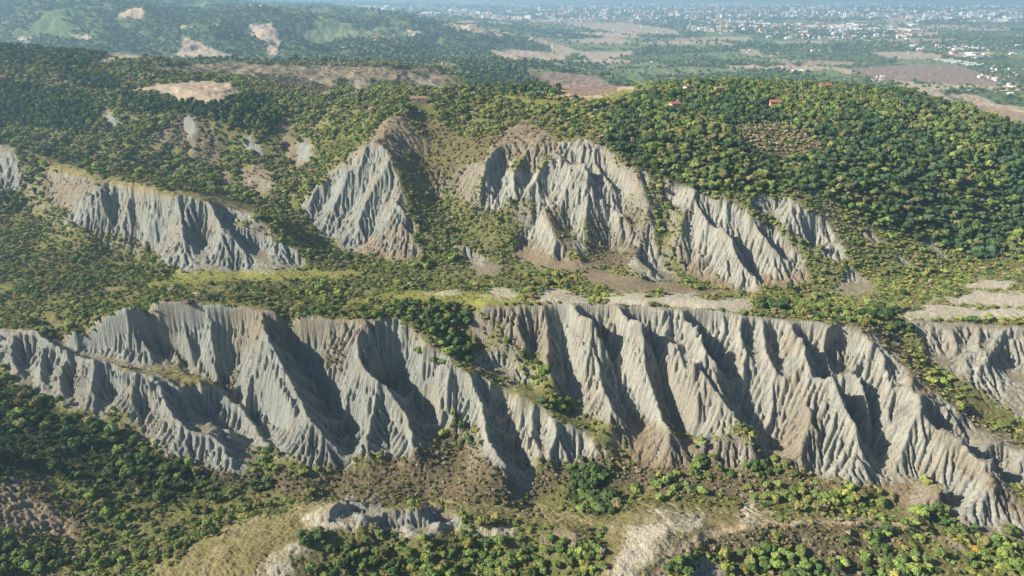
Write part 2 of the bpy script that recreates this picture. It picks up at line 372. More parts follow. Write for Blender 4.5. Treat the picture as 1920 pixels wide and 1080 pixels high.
# classes
SCRUB, CLAY, FOREST, GRASS, BROWN, DRYSCRUB, PALE, FARM, FTAN, FBROWN, FGREEN, FARWOOD, PATH, OLIVE, MEADOW = range(15)
exec_cov_front = [
 (SCRUB, [(-220,560),(2140,560),(2140,1240),(-220,1240)]),
 # bare walls in front
 (CLAY, [(-220,625),(-220,680),(0,688),(70,738),(190,780),(215,760),(250,785),(280,820),(330,845),(395,885),(450,888),(470,850),(520,845),(560,865),(640,880),(660,850),(740,862),(800,840),(830,815),(850,770),(885,800),(905,850),(950,900),(975,935),(1000,915),(990,850),(1020,862),(1100,862),(1130,850),(1100,818),(1060,795),(1000,762),(940,728),(870,695),(820,665),(780,640),(740,598),(690,603),(655,640),(600,612),(560,600),(520,600),(500,592),(460,572),(310,568),(225,572),(190,598),(100,612)]),
 (BROWN, [(460,572),(560,583),(700,598),(690,625),(660,650),(640,690),(600,690),(600,640),(560,640),(530,625),(500,612),(470,640),(445,670),(425,630),(410,600)]),
 (DRYSCRUB, [(610,640),(650,640),(640,700),(605,690)]),
 (DRYSCRUB, [(418,735),(440,690),(455,650),(448,720),(450,760)]),
 (GRASS, [(190,680),(290,690),(330,680),(380,700),(415,728),(340,722),(300,712),(250,700)]),
 (CLAY, [(1000,568),(1300,575),(1480,598),(1600,615),(1650,640),(1700,690),(1740,750),(1830,850),(1920,940),(1920,1005),(1850,1000),(1790,975),(1740,900),(1690,905),(1650,900),(1600,905),(1530,890),(1480,860),(1440,862),(1380,790),(1340,830),(1270,800),(1225,812),(1180,790),(1130,790),(1080,760),(1050,740),(1035,690),(1010,620)]),
 (BROWN, [(905,572),(1010,570),(1030,640),(1040,690),(1000,680),(960,640),(920,610)]),
 (BROWN, [(1130,790),(1190,782),(1240,800),(1320,830),(1400,835),(1440,865),(1300,900),(1200,880)]),
 (BROWN, [(1495,722),(1540,790),(1530,850),(1480,880),(1440,850),(1470,790)]),
 (BROWN, [(1650,640),(1700,690),(1760,750),(1850,830),(1900,905),(1920,950),(1920,990),(1860,930),(1800,880),(1750,820),(1735,760),(1690,705)]),
 (BROWN, [(1640,905),(1700,900),(1760,930),(1800,975),(1900,1010),(1920,1035),(1700,960)]),
 (CLAY, [(1740,750),(1757,748),(1815,788),(1865,822),(1920,842),(2140,930),(2140,1010),(1920,915),(1850,880),(1800,840),(1760,790)]),
 (DRYSCRUB, [(1560,606),(1650,612),(1700,640),(1760,700),(1850,765),(1920,812),(2140,900),(2140,930),(1920,845),(1865,825),(1800,775),(1720,712),(1660,645)]),
 (SCRUB, [(1690,650),(1760,700),(1850,765),(1920,812),(2140,890),(2140,920),(1920,835),(1850,800),(1760,730)]),
 (CLAY, [(1690,600),(1800,600),(1890,606),(2140,640),(2140,860),(1920,785),(1860,748),(1800,710),(1755,675),(1740,640)]),
 # overgrown gully and patches
 (SCRUB, [(740,560),(900,575),(915,620),(960,660),(1010,690),(1040,730),(1090,780),(1150,800),(1180,850),(1140,855),(1080,805),(1000,768),(930,720),(860,690),(790,645),(750,605)]),
 (CLAY, [(885,655),(930,665),(975,695),(990,722),(950,715),(900,690)]),
 (DRYSCRUB, [(640,880),(800,845),(850,800),(885,820),(930,880),(975,935),(1010,880),(1060,865),(1130,855),(1180,860),(1230,880),(1440,870),(1480,880),(1600,910),(1640,905),(1560,935),(1300,930),(1050,900),(1000,945),(640,945),(560,900)]),
 (DRYSCRUB, [(300,830),(380,870),(450,892),(560,870),(620,890),(560,930),(430,900),(330,870)]),
 # foreground
 (GRASS, [(240,1120),(330,1040),(420,995),(520,962),(600,940),(640,936),(700,975),(640,985),(590,1000),(560,1010),(590,1040),(520,1080),(500,1120)]),
 (PALE, [(575,975),(620,945),(700,940),(735,965),(800,962),(865,972),(850,990),(780,1005),(700,995),(640,990),(590,995)]),
 (CLAY, [(600,970),(625,945),(655,934),(700,942),(735,968),(720,985),(640,985)]),(CLAY, [(700,985),(735,962),(800,955),(865,965),(860,985),(790,998)]),
 (PALE, [(475,1120),(500,1070),(530,1030),(570,1010),(590,1030),(550,1060),(530,1120)]),
 (PALE, [(870,985),(960,985),(970,998),(890,1000)]),(BROWN, [(1000,1000),(1060,990),(1105,1000),(1100,1020),(1010,1020)]),
 (GRASS, [(720,935),(860,945),(1000,950),(1100,965),(1130,985),(1050,985),(930,975),(800,955)]),
 (GRASS, [(1120,1120),(1130,1040),(1140,990),(1180,955),(1280,945),(1420,950),(1450,975),(1390,990),(1310,1005),(1240,1050),(1210,1120)]),
 (PALE, [(1140,1120),(1160,1050),(1180,990),(1230,960),(1310,960),(1320,990),(1270,1000),(1240,1040),(1200,1070),(1190,1120)]),
 (DRYSCRUB, [(1300,1010),(1400,990),(1600,985),(1700,1000),(1660,1040),(1620,1100),(1500,1120),(1420,1060),(1330,1040)]),
 (PATH, [(1200,1120),(1236,1062),(1272,1018),(1328,996),(1400,983),(1500,976),(1600,975),(1700,984),(1780,1010),(1830,1040),(1826,1044),(1776,1016),(1698,991),(1600,982),(1500,984),(1400,991),(1337,1006),(1287,1028),(1256,1066),(1228,1120)]),
 (PALE, [(1395,985),(1405,935),(1425,935),(1432,980)]),
 (FOREST, [(-220,705),(0,705),(60,745),(180,790),(280,835),(380,880),(440,905),(430,940),(300,945),(150,900),(50,890),(-220,900)]),
 (DRYSCRUB, [(0,895),(60,890),(160,960),(150,1025),(60,1000),(-100,1000)]),
 (BROWN, [(-120,905),(30,905),(110,960),(140,1010),(60,1000),(-120,990)]),
 (FOREST, [(1070,870),(1130,880),(1160,950),(1120,970),(1070,950)]),
 (CLAY, [(1280,1060),(1310,1040),(1340,1060),(1370,1100),(1290,1110)]),
]
exec_cov_back = [
 (SCRUB, [(-220,150),(2140,150),(2140,640),(-220,640)]),
 (FARWOOD, [(-220,-60),(1000,-60),(1040,90),(950,112),(840,118),(-220,118)]),
 (FARM, [(900,-60),(2140,-60),(2140,250),(1860,230),(1700,175),(1200,160),(1130,190),(1020,190),(840,160),(850,112),(960,108),(1030,88),(880,60),(760,30),(620,8)]),
 # near hill, left
 (FOREST, [(-220,140),(0,150),(90,165),(170,180),(190,215),(165,252),(60,240),(-220,232)]),(FOREST, [(225,172),(300,190),(400,195),(450,178),(520,190),(535,215),(505,250),(440,240),(390,222),(330,215),(240,215)]),(FOREST, [(-220,84),(0,88),(110,92),(200,102),(150,128),(60,120),(-220,125)]),(FOREST, [(100,128),(190,138),(230,160),(150,165)]),
 (SCRUB, [(200,118),(300,108),(420,122),(560,120),(700,124),(860,130),(880,165),(640,180),(500,178),(440,160),(260,150)]),
 (BROWN, [(250,128),(420,118),(560,122),(700,125),(820,130),(860,155),(820,172),(700,170),(640,182),(590,180),(500,150),(400,140)]),
 (CLAY, [(480,140),(500,137),(560,168),(575,180),(545,176)]),(CLAY, [(575,148),(590,146),(628,178),(612,180)]),(CLAY, [(660,152),(672,150),(690,172),(676,174)]),(CLAY, [(780,150),(800,148),(825,168),(808,170)]),(SCRUB, [(500,150),(540,158),(560,176),(500,172)]),(SCRUB, [(620,150),(655,152),(670,176),(645,178)]),(SCRUB, [(690,150),(760,150),(790,170),(710,172)]),
 (DRYSCRUB, [(470,135),(560,145),(640,170),(560,175),(500,155)]),
 (FOREST, [(860,112),(960,118),(1010,150),(1060,175),(1000,190),(880,165)]),
 (FTAN, [(240,170),(290,158),(370,150),(430,155),(460,180),(405,196),(340,190),(300,176)]),
 (SCRUB, [(560,180),(760,170),(900,170),(1130,190),(1180,175),(1180,215),(1140,260),(1000,235),(900,240),(760,230),(620,250)]),
 (OLIVE, [(950,185),(1000,188),(1090,196),(1000,200)]),(MEADOW, [(930,180),(1010,186),(1080,196),(1000,200)]),
 (MEADOW, [(1100,190),(1170,168),(1230,162),(1180,180),(1120,195)]),
 (FOREST, [(1130,262),(1150,215),(1190,185),(1250,160),(1350,155),(1550,160),(1700,172),(1870,225),(1940,252),(2140,310),(2140,470),(1920,465),(1850,490),(1790,470),(1700,445),(1640,425),(1590,395),(1545,365),(1420,362),(1330,362),(1250,338),(1200,320),(1160,285)]),
 (DRYSCRUB, [(1370,240),(1440,225),(1500,250),(1560,285),(1480,300),(1400,280)]),
 (OLIVE, [(740,222),(780,210),(870,260),(1000,235),(1050,240),(1040,275),(960,300),(880,330),(800,370),(760,340),(720,280)]),
 (BROWN, [(725,225),(755,215),(790,265),(765,290),(740,300),(715,272),(640,318),(690,258)]),
 (BROWN, [(945,245),(990,225),(1040,260),(1060,275),(1020,300),(990,330),(970,290),(920,300)]),
 # back walls
 (CLAY, [(700,270),(722,280),(745,330),(762,390),(775,440),(795,482),(770,490),(735,478),(690,470),(650,468),(590,425),(560,395),(590,350),(640,315)]),
 (BROWN, [(735,400),(765,430),(795,482),(760,490),(700,478),(650,470),(690,455),(720,440)]),
 (CLAY, [(925,275),(905,320),(900,375),(915,400),(950,380),(985,372),(1010,400),(975,440),(1010,455),(1040,495),(1065,480),(1040,440),(1020,395),(1060,390),(1085,470),(1105,480),(1090,420),(1120,400),(1150,440),(1185,465),(1170,490),(1210,520),(1280,530),(1240,495),(1222,455),(1228,410),(1200,360),(1160,315),(1125,275),(1095,265),(1050,268),(1030,300),(1000,330),(985,320),(960,320),(950,295)]),
 (BROWN, [(870,310),(900,310),(880,385),(850,370)]),
 (BROWN, [(980,440),(1040,480),(1110,490),(1150,440),(1190,470),(1160,500),(1050,510),(960,480)]),
 (CLAY, [(1240,345),(1290,352),(1340,368),(1400,400),(1460,445),(1512,498),(1510,515),(1440,545),(1400,548),(1350,520),(1300,480),(1272,450),(1290,400),(1245,375)]),
 (DRYSCRUB, [(1100,400),(1150,430),(1200,470),(1180,500),(1110,492)]),(DRYSCRUB, [(1172,352),(1200,372),(1222,410),(1200,465),(1168,420)]),(DRYSCRUB, [(1015,400),(1050,395),(1085,470),(1060,480),(1035,430)]),
 (BROWN, [(1250,450),(1290,470),(1340,515),(1400,548),(1520,530),(1512,500),(1440,520),(1400,545),(1340,540),(1280,510)]),
 (CLAY, [(1412,372),(1480,372),(1530,405),(1590,475),(1595,492),(1550,480),(1490,440),(1450,405),(1415,395)]),
 (BROWN, [(1570,520),(1600,508),(1655,545),(1600,558),(1575,550)]),(CLAY, [(1572,528),(1598,514),(1625,535),(1600,555),(1580,552)]),
 (CLAY, [(1675,480),(1690,482),(1720,505),(1700,500)]),(CLAY, [(1733,452),(1750,458),(1785,488),(1760,480)]),(BROWN, [(1598,430),(1640,440),(1670,460),(1640,460)]),
 (CLAY, [(1195,325),(1205,322),(1215,350),(1200,342)]),
 (CLAY, [(860,450),(885,470),(935,500),(930,520),(890,510),(870,485)]),
 (CLAY, [(190,343),(230,348),(260,360),(310,368),(400,382),(480,402),(470,412),(440,412),(440,425),(500,445),(560,470),(565,503),(450,508),(330,506),(280,472),(270,450),(230,440),(180,430),(120,410),(135,380)]),
 (BROWN, [(85,320),(190,340),(160,365),(120,395),(80,370)]),
 (GRASS, [(25,275),(100,300),(190,330),(300,355),(420,365),(470,385),(490,408),(400,382),(310,368),(260,360),(190,342),(90,318)]),
 (CLAY, [(-220,270),(0,268),(28,275),(38,310),(45,350),(20,365),(0,360),(-220,380)]),
 (DRYSCRUB, [(280,262),(330,225),(360,215),(400,245),(420,290),(400,300),(370,290),(330,275)]),
 (BROWN, [(282,275),(316,240),(332,238),(296,278)]), (BROWN, [(350,298),(358,240),(372,240),(366,300)]), (BROWN, [(372,302),(378,255),(388,258),(382,306)]), (BROWN, [(390,308),(402,250),(412,256),(404,312)]),
 (CLAY, [(345,225),(358,218),(372,240),(362,258),(350,250)]),(BROWN, [(450,320),(480,305),(515,325),(512,385),(490,370),(460,345)]),(CLAY, [(470,330),(500,345),(510,385),(490,370)]),
 (BROWN, [(520,235),(535,230),(556,280),(575,258),(590,275),(560,322),(545,300)]),(CLAY, [(555,270),(575,260),(590,285),(560,310)]),
 (CLAY, [(450,255),(470,250),(500,290),(480,300)]),(BROWN, [(410,320),(425,315),(440,350),(415,355)]),(CLAY, [(185,215),(200,200),(225,235),(205,245)]),
 # terrace between
 (MEADOW, [(640,560),(800,545),(900,548),(990,560),(985,570),(850,575),(740,560),(640,575)]),
 (MEADOW, [(330,508),(560,505),(680,510),(640,520),(400,530),(250,540),(330,515)]),
 (PALE, [(905,540),(935,538),(985,548),(960,556),(920,552)]),(PALE, [(990,568),(1010,548),(1035,541),(1065,548),(1110,560),(1110,572)]),
 (PALE, [(1125,570),(1140,552),(1180,547),(1220,550),(1220,572),(1150,574)]),(PALE, [(1220,560),(1250,548),(1300,552),(1330,562),(1410,560),(1410,580),(1340,584),(1260,578)]),
 (PALE, [(800,552),(870,545),(860,552),(810,556)]),(BROWN, [(200,540),(260,535),(200,548)]),
 (BROWN, [(1100,505),(1200,520),(1300,540),(1400,552),(1300,552),(1150,545),(1090,525)]),
 (SCRUB, [(1410,570),(1480,560),(1600,575),(1690,590),(1700,610),(1600,605),(1420,590)]),
 (PALE, [(1690,585),(1760,572),(1850,578),(2140,583),(2140,600),(1920,598),(1800,594),(1700,598)]),
 (PALE, [(1740,562),(1830,547),(1920,549),(2140,553),(2140,574),(1920,577),(1830,572)]),
 (PALE, [(1800,535),(1850,522),(1910,525),(1900,540),(1840,545)]),
 (PALE, [(340,548),(380,548),(400,556),(350,553)]),
 # distant fields
 (FTAN, [(463,45),(505,42),(520,60),(528,80),(515,105),(498,102),(500,85),(470,65)]),
 (FTAN, [(340,68),(360,75),(400,92),(440,105),(430,110),(360,108),(325,106),(340,90)]),
 (FTAN, [(130,64),(160,66),(190,76),(150,76)]),(FTAN, [(390,40),(410,38),(412,52),(398,50)]),(FTAN, [(330,50),(365,47),(360,52)]),
 (FTAN, [(30,70),(60,70),(50,82),(35,80)]),(FGREEN, [(730,40),(760,42),(755,52),(735,50)]),
 (FTAN, [(920,95),(960,92),(1020,98),(1060,104),(1060,116),(1000,116),(930,108)]),
 (FTAN, [(980,70),(1020,75),(1070,90),(1090,98),(1060,108),(1035,98),(1035,85),(1000,78)]),
 (FTAN, [(1090,98),(1140,98),(1190,95),(1180,104),(1120,112),(1080,108)]),
 (FBROWN, [(1010,138),(1050,136),(1110,140),(1160,165),(1150,175),(1090,182),(1060,170),(1020,150)]),
 (FGREEN, [(1160,140),(1195,138),(1220,160),(1205,170),(1185,155)]),
 (OLIVE, [(970,135),(1005,136),(1050,172),(1040,178),(1000,150)]),
 (FTAN, [(1050,45),(1170,42),(1260,55),(1280,68),(1200,66),(1120,58)]),
 (FTAN, [(1040,75),(1150,70),(1200,80),(1130,84)]),
 (FBROWN, [(1600,128),(1720,120),(1800,124),(1880,150),(1880,162),(1800,160),(1660,150),(1605,140)]),
 (FTAN, [(1630,98),(1700,96),(1770,102),(1760,112),(1680,112)]),(FTAN, [(1770,98),(1850,98),(1860,108),(1780,108)]),
 (FTAN, [(1700,170),(1750,165),(1790,190),(1780,198),(1720,182)]),(FTAN, [(1770,175),(1830,178),(1870,195),(1920,200),(2140,215),(2140,260),(1920,240),(1860,215),(1810,190)]),
 (FGREEN, [(1500,132),(1560,130),(1610,145),(1540,144)]),(FTAN, [(1350,122),(1420,122),(1440,128),(1370,130)]),
 (FGREEN, [(1300,62),(1360,58),(1400,66),(1340,70)]),(FTAN, [(1330,70),(1400,68),(1420,78),(1350,78)]),(FTAN, [(1440,80),(1540,76),(1560,82),(1450,84)]),
 (FTAN, [(1380,92),(1420,92),(1430,106),(1400,104)]),
]
covF = np.zeros((CH, CW), np.int8); covB = np.zeros((CH, CW), np.int8)
for c, p in exec_cov_front: covF[poly_mask(p)] = c
for c, p in exec_cov_back: covB[poly_mask(p)] = c
# azimuth -> distance of the front crest (splits front and back regions)
CR = [(-150,640,-192),(0,620,-185),(70,622,-183),(133,615,-179),(187,603,-175),(207,594,-172),(227,579,-167),(310,573,-167),(457,576,-168),(520,588,-170),(600,600,-172),(700,605,-173),(770,578,-171),(910,576,-169),(1000,570,-167),(1150,573,-167),(1280,580,-168),(1370,590,-170),(1430,597,-171),(1550,609,-172),(1700,600,-179),(1800,607,-181),(1890,613,-181),(2080,640,-185)]
cr = np.array([(lambda q: (q[0] / q[1], q[1]))(at(*p)) for p in CR])
o_ = np.argsort(cr[:, 0]); cr = cr[o_]
def cover(x, y, z, jit=1.0, fs=0, fa=0.0):
    nu = fbm(x / 9.0, y / 9.0, 5, 3) * 34 * jit; nv = fbm(x / 9.0, y / 9.0, 9, 3) * 18 * jit
    if fa: nu = nu + fbm(x / 2.6, y / 2.6, fs, 2) * fa; nv = nv + fbm(x / 2.6, y / 2.6, fs + 5, 2) * fa * .6
    sc = np.clip(380.0 / y, 0.12, 1.2)
    u, v = proj(x, y, z)
    u = u + nu * sc; v = v + nv * sc
    front = y < np.interp(x / y, cr[:, 0], cr[:, 1]) + 2.0
    return np.where(front, cov_lookup(covF, u, v), cov_lookup(covB, u, v))

print('t polys', time.time() - T0)
TALC, TALN, RN1, RN2, RK, RIT, RFL = 1.08, 38, 1.2, 1.5, .026, 85, 5.5
# ------------------------------------------------------------------ gullies cut by running water, 1 m grid
EX0, EX1, EY0, EY1 = -560, 560, 185, 640
ex = np.arange(EX0, EX1 + 1.0); ey = np.arange(EY0, EY1 + 1.0)
EX, EY = np.meshgrid(ex, ey)
zb = samp(shape, EX, EY)
z = zb.copy()
gy_, gx_ = np.gradient(z)
slope = np.hypot(gx_, gy_)
cv = cover(EX, EY, zb)
KM = np.full(z.shape, 0.16)
for c, k in ((CLAY, 1.0), (BROWN, 0.75), (PALE, 0.5), (DRYSCRUB, 0.35), (FOREST, 0.05), (SCRUB, 0.08), (GRASS, 0.1)): KM[cv == c] = k
for _ in range(3):
    KM[1:-1, 1:-1] = (KM[1:-1, 1:-1] * 2 + KM[:-2, 1:-1] + KM[2:, 1:-1] + KM[1:-1, :-2] + KM[1:-1, 2:]) / 6
KM *= sstep(0.22, 0.55, slope)
KM *= 1 - 0.96 * sstep(-2.5, 1.0, EY - np.interp(EX / EY, cr[:, 0], cr[:, 1])) * (EY < np.interp(EX / EY, cr[:, 0], cr[:, 1]) + 40)
H_, W_ = z.shape
idx = np.arange(H_ * W_).reshape(H_, W_)
nb = [(-1, 0), (1, 0), (0, -1), (0, 1), (-1, -1), (-1, 1), (1, -1), (1, 1)]
inner = idx[1:-1, 1:-1]
def steepest(z, RR):
    best = np.zeros((H_ - 2, W_ - 2)); rec = inner.copy(); c = z[1:-1, 1:-1]
    for k, (dy, dx) in enumerate(nb):
        s = (c - z[1 + dy:H_ - 1 + dy, 1 + dx:W_ - 1 + dx]) * (1.0 if k < 4 else 0.7071)
        if RR is not None: s = s * RR[k]
        m = s > best
        best = np.where(m, s, best); rec = np.where(m, inner + dy * W_ + dx, rec)
    return best, rec
# slopes steeper than the clay can stand slide to straight facets
TAL = (TALC + fbm(EX / 30.0, EY / 30.0, 88, 2) * .3)[1:-1, 1:-1]
kc = np.clip(KM[1:-1, 1:-1] * 2.5, 0, 1)
for it in range(TALN):
    best, rec = steepest(z, None)
    c = z[1:-1, 1:-1]
    z[1:-1, 1:-1] = np.maximum(c - np.maximum(best - TAL, 0) * .22 * kc, zb[1:-1, 1:-1] - 7)
# rain water cuts branching rills into the facets
z += (fbm(EX / 6.0, EY / 6.0, 31, 3) * RN1 + fbm(EX / 3.0, EY / 3.0, 35, 2) * RN2) * np.clip(KM + 0.05, 0, 1) + (RNG.random(z.shape) - 0.5) * 0.3
A_ = np.ones(H_ * W_)
FLOOR = z - RFL - np.abs(fbm(EX / 20.0, EY / 20.0, 91, 2)) * 6
for it in range(RIT):
    if it % 5 == 0: RR = [0.8 + 0.4 * RNG.random((H_ - 2, W_ - 2)).astype(np.float32) for _ in nb]
    best, rec = steepest(z, RR)
    c = z[1:-1, 1:-1]; recf = rec.ravel(); src = inner.ravel(); mv = recf != src
    A_ = 1.0 + np.bincount(recf[mv], weights=A_[src[mv]], minlength=H_ * W_)
    drop = np.maximum(c - z.ravel()[rec], 0)
    Ae = np.minimum(A_.reshape(H_, W_)[1:-1, 1:-1], 400)
    e = RK * KM[1:-1, 1:-1] * (np.sqrt(Ae) - .7) * best
    z[1:-1, 1:-1] = np.maximum(c - np.minimum(e, drop * 0.6), FLOOR[1:-1, 1:-1])
    if it % 12 == 11:
        lap = (z[:-2, 1:-1] + z[2:, 1:-1] + z[1:-1, :-2] + z[1:-1, 2:]) / 4 - z[1:-1, 1:-1]
        z[1:-1, 1:-1] += 0.02 * lap
dz = z - zb
area = np.log(A_.reshape(H_, W_))
edge = sstep(0, 25, EX - EX0) * sstep(0, 25, EX1 - EX) * sstep(0, 12, EY - EY0) * sstep(0, 60, EY1 - EY)
dz *= edge
print('erosion', time.time() - T0, dz.min(), dz.max(), dz.mean())

def HT(x, y):
    x = np.asarray(x, float); y = np.asarray(y, float)
    h = samp(shape, x, y)
    near = bil(dz, x - EX0, y - EY0)
    far = sstep(560, 660, y)
    r1 = fbm(x / 60.0, y / 60.0, 3, 4) * 9.0
    r2 = -np.abs(fbm(x / 38.0, y / 60.0, 44, 3)) * 16.0
    u_far = sstep(5200, 3400, y) * sstep(-294, -270, h)
    big = fbm(x / 520.0, y / 520.0, 8, 5) * 150.0 * sstep(1900, 2500, y) * sstep(-299, -225, h) * sstep(9000, 5000, y)
    lump = (fbm(x / 150.0, y / 150.0, 28, 3) * 60.0) * sstep(1900, 2400, y) * sstep(-296, -235, h) * sstep(9000, 5000, y)
    tuft = fbm(x / 5.0, y / 5.0, 131, 3) * 1.5 * sstep(262, 240, y)
    return h + tuft + near * (y < EY1) + (r1 + r2) * far * (0.25 + 0.5 * sstep(-20, -120, x) + 0.75 * sstep(900, 1100, y)) * u_far + big + lump
# ------------------------------------------------------------------ terrain sheet
ROWS = []
y_ = 150.0
while y_ < 60000:
    ROWS.append(y_)
    y_ *= 1.0021 if y_ < 640 else (1.0032 if y_ < 1300 else (1.007 if y_ < 7000 else 1.03))
ROWS = np.array(ROWS); NC = 1180
wf = np.interp(ROWS, [150, 210, 330, 460, 1500, 60000], [1.55, 1.4, 1.14, 1.0, 0.86, 0.86])
S = np.linspace(-1, 1, NC)
MX = (wf * ROWS)[:, None] * S[None]; MY = np.repeat(ROWS[:, None], NC, 1)
MZ = HT(MX, MY)
COV = cover(MX, MY, MZ)
COVS = cover(MX, MY, MZ, 0.4)
farv = MY > 1500
COV = np.where(farv, COVS, COV)
print('t cov', time.time() - T0)
# slope
def slope_of(x, y, d=1.0):
    return np.hypot(HT(x + d, y) - HT(x - d, y), HT(x, y + d) - HT(x, y - d)) / (2 * d)
_gr, _gc = np.gradient(MZ); _yr = np.gradient(ROWS)[:, None]; _xc = np.gradient(MX, axis=1)
_xr = np.gradient(MX, axis=0)
_dx = _gc / _xc; _dy = (_gr - _dx * _xr) / _yr
SL = np.hypot(_dx, _dy)
PAL = {SCRUB: (.165, .162, .065), CLAY: (.37, .368, .328), FOREST: (.05, .06, .025), GRASS: (.215, .19, .09), BROWN: (.235, .19, .13),
       DRYSCRUB: (.15, .125, .075), PALE: (.50, .455, .37), FARM: (.10, .12, .05), FTAN: (.37, .30, .225), FBROWN: (.25, .185, .145),
       FGREEN: (.14, .19, .07), FARWOOD: (.10, .125, .05), PATH: (.36, .29, .20), OLIVE: (.15, .13, .06), MEADOW: (.235, .235, .07)}
pal = np.array([PAL[i] for i in range(15)])
COL = pal[COV] * 1.0
VARS = [COV] + [np.where(farv, COVS, cover(MX, MY, MZ, 1.0, 401 + 31 * i, 44.0)) for i in range(3)]
COL = sum(pal[c] for c in VARS) / 4
clay = sum((c == CLAY) * 1.0 + (c == PALE) * 0.7 + (c == BROWN) * 0.45 for c in VARS) / 4
n1 = fbm(MX / 14, MY / 14, 61, 4); n2 = fbm(MX / 5, MY / 5, 63, 3)
COL[cover(MX, MY, MZ, 0.12) == PATH] = PAL[PATH]
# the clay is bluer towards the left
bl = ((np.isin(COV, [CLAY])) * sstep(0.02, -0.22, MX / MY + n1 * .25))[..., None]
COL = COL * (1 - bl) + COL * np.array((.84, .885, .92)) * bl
# steep ground in scrub is bare, gentle ground in the badland carries dry grass
ar = bil(area, MX - EX0, MY - EY0) * ((MY < EY1) & (MY > EY0))
k = ((COV == SCRUB) | (COV == DRYSCRUB) | (COV == BROWN) | (COV == OLIVE)) & (MY < 1300)
t_ = (sstep(1.1, 1.5, SL + n1 * 0.7) * k)[..., None]
COL = COL * (1 - t_) + np.array((.30, .275, .225)) * t_
clay = np.maximum(clay, t_[..., 0])
g_ = ((COV == CLAY) * sstep(0.62, 0.25, SL + n1 * 0.9))[..., None]
COL = COL * (1 - g_ * .8) + np.array((.25, .205, .135)) * g_ * .8
v_ = ((COV == CLAY) * sstep(0.02, 0.24, n1 + n2 * .3))[..., None]
COL = COL * (1 - v_ * .42) + np.array((.28, .23, .17)) * v_ * .42
gp = (((COV == GRASS) | (COV == PATH)) * sstep(0.0, 0.3, n1 + n2 * .5))[..., None]
COL = COL * (1 - gp * .6) + np.array((.28, .235, .15)) * gp * .6
pg = ((COV == PALE) * sstep(-0.05, 0.2, n1 * .7 + n2))[..., None]
pg *= np.where(MY > 340, .3, .7)[..., None]
COL = COL * (1 - pg) + np.array((.21, .19, .10)) * pg
COL *= (1 + n2 * 0.35)[..., None]
# farmland mosaic on the plain
fm = (COV == FARM) | ((COV == FARWOOD) & (fbm(MX / 260, MY / 260, 71, 3) > .16))
def voro(x, y, sx, sy, s):
    gx = x / sx; gy = y / sy; ix = np.floor(gx); iy = np.floor(gy)
    bd = np.full(x.shape, 9.0); bid = np.zeros(x.shape); 
    for dx in (-1, 0, 1):
        for dy in (-1, 0, 1):
            cx = ix + dx; cy = iy + dy
            px = cx + hash2(cx, cy, s); py = cy + hash2(cx, cy, s + 1)
            d = np.maximum(np.abs(px - gx), np.abs(py - gy)) + 0.3 * np.hypot(px - gx, py - gy)
            m = d < bd
            bd = np.where(m, d, bd); bid = np.where(m, hash2(cx, cy, s + 2), bid)
    return bid
def farm_id(x, y):
    xr = x * 0.94 + y * 0.34; yr = -x * 0.34 + y * 0.94
    return voro(xr, yr, 420.0, 330.0, 91)
fid = farm_id(MX, MY)
fc = np.where((fid < .17)[..., None], np.array((.42, .33, .23)), np.where((fid < .27)[..., None], np.array((.32, .25, .18)),
     np.where((fid < .45)[..., None], np.array((.17, .20, .10)), np.array((.10, .135, .06)))))
COL = np.where(fm[..., None], fc * (1 + n1 * .4)[..., None], COL)

def mesh_grid(name, X, Y, Z, mats):
    R, C = X.shape
    me = bpy.data.meshes.new(name)
    me.vertices.add(R * C)
    co = np.stack([X, Y, Z], -1).astype(np.float32).ravel()
    me.vertices.foreach_set('co', co)
    ii = np.arange(R * C, dtype=np.int32).reshape(R, C)
    q = np.stack([ii[:-1, :-1], ii[:-1, 1:], ii[1:, 1:], ii[1:, :-1]], -1).reshape(-1, 4)
    me.loops.add(q.size); me.loops.foreach_set('vertex_index', q.ravel())
    me.polygons.add(len(q)); me.polygons.foreach_set('loop_start', np.arange(len(q), dtype=np.int32) * 4)
    me.polygons.foreach_set('use_smooth', np.ones(len(q), bool))
    me.update(calc_edges=True)
    for m in mats: me.materials.append(m)
    return me

def M(name, col=None, rough=0.95):
    m = bpy.data.materials.new(name); m.use_nodes = True
    b = m.node_tree.nodes['Principled BSDF']
    b.inputs['Roughness'].default_value = rough
    b.inputs['Specular IOR Level'].default_value = 0.15
    if col: b.inputs['Base Color'].default_value = (*col, 1)
    return m, m.node_tree.nodes, m.node_tree.links, b

gm, N, L, B = M('ground_cover', rough=1.0)
B.inputs['Specular IOR Level'].default_value = 0.0
ca = N.new('ShaderNodeVertexColor'); ca.layer_name = 'cover'
cl = N.new('ShaderNodeAttribute'); cl.attribute_name = 'clay'
tc = N.new('ShaderNodeTexCoord')
def noise(scale, det=4, src=None, rough=.6, vec=(1, 1, 1)):
    mp = N.new('ShaderNodeMapping'); mp.inputs['Scale'].default_value = vec
    L.new(tc.outputs['Object'], mp.inputs['Vector'])
    n = N.new('ShaderNodeTexNoise'); n.inputs['Scale'].default_value = scale
    n.inputs['Detail'].default_value = det; n.inputs['Roughness'].default_value = rough
    L.new(mp.outputs[0], n.inputs['Vector'])
    return n.outputs['Fac']
def math_(op, a, b=None, c=None):
    n = N.new('ShaderNodeMath'); n.operation = op
    for i, q in enumerate((a, b, c)):
        if q is None: continue
        if isinstance(q, (int, float)): n.inputs[i].default_value = q
        else: L.new(q, n.inputs[i])
    return n.outputs[0]
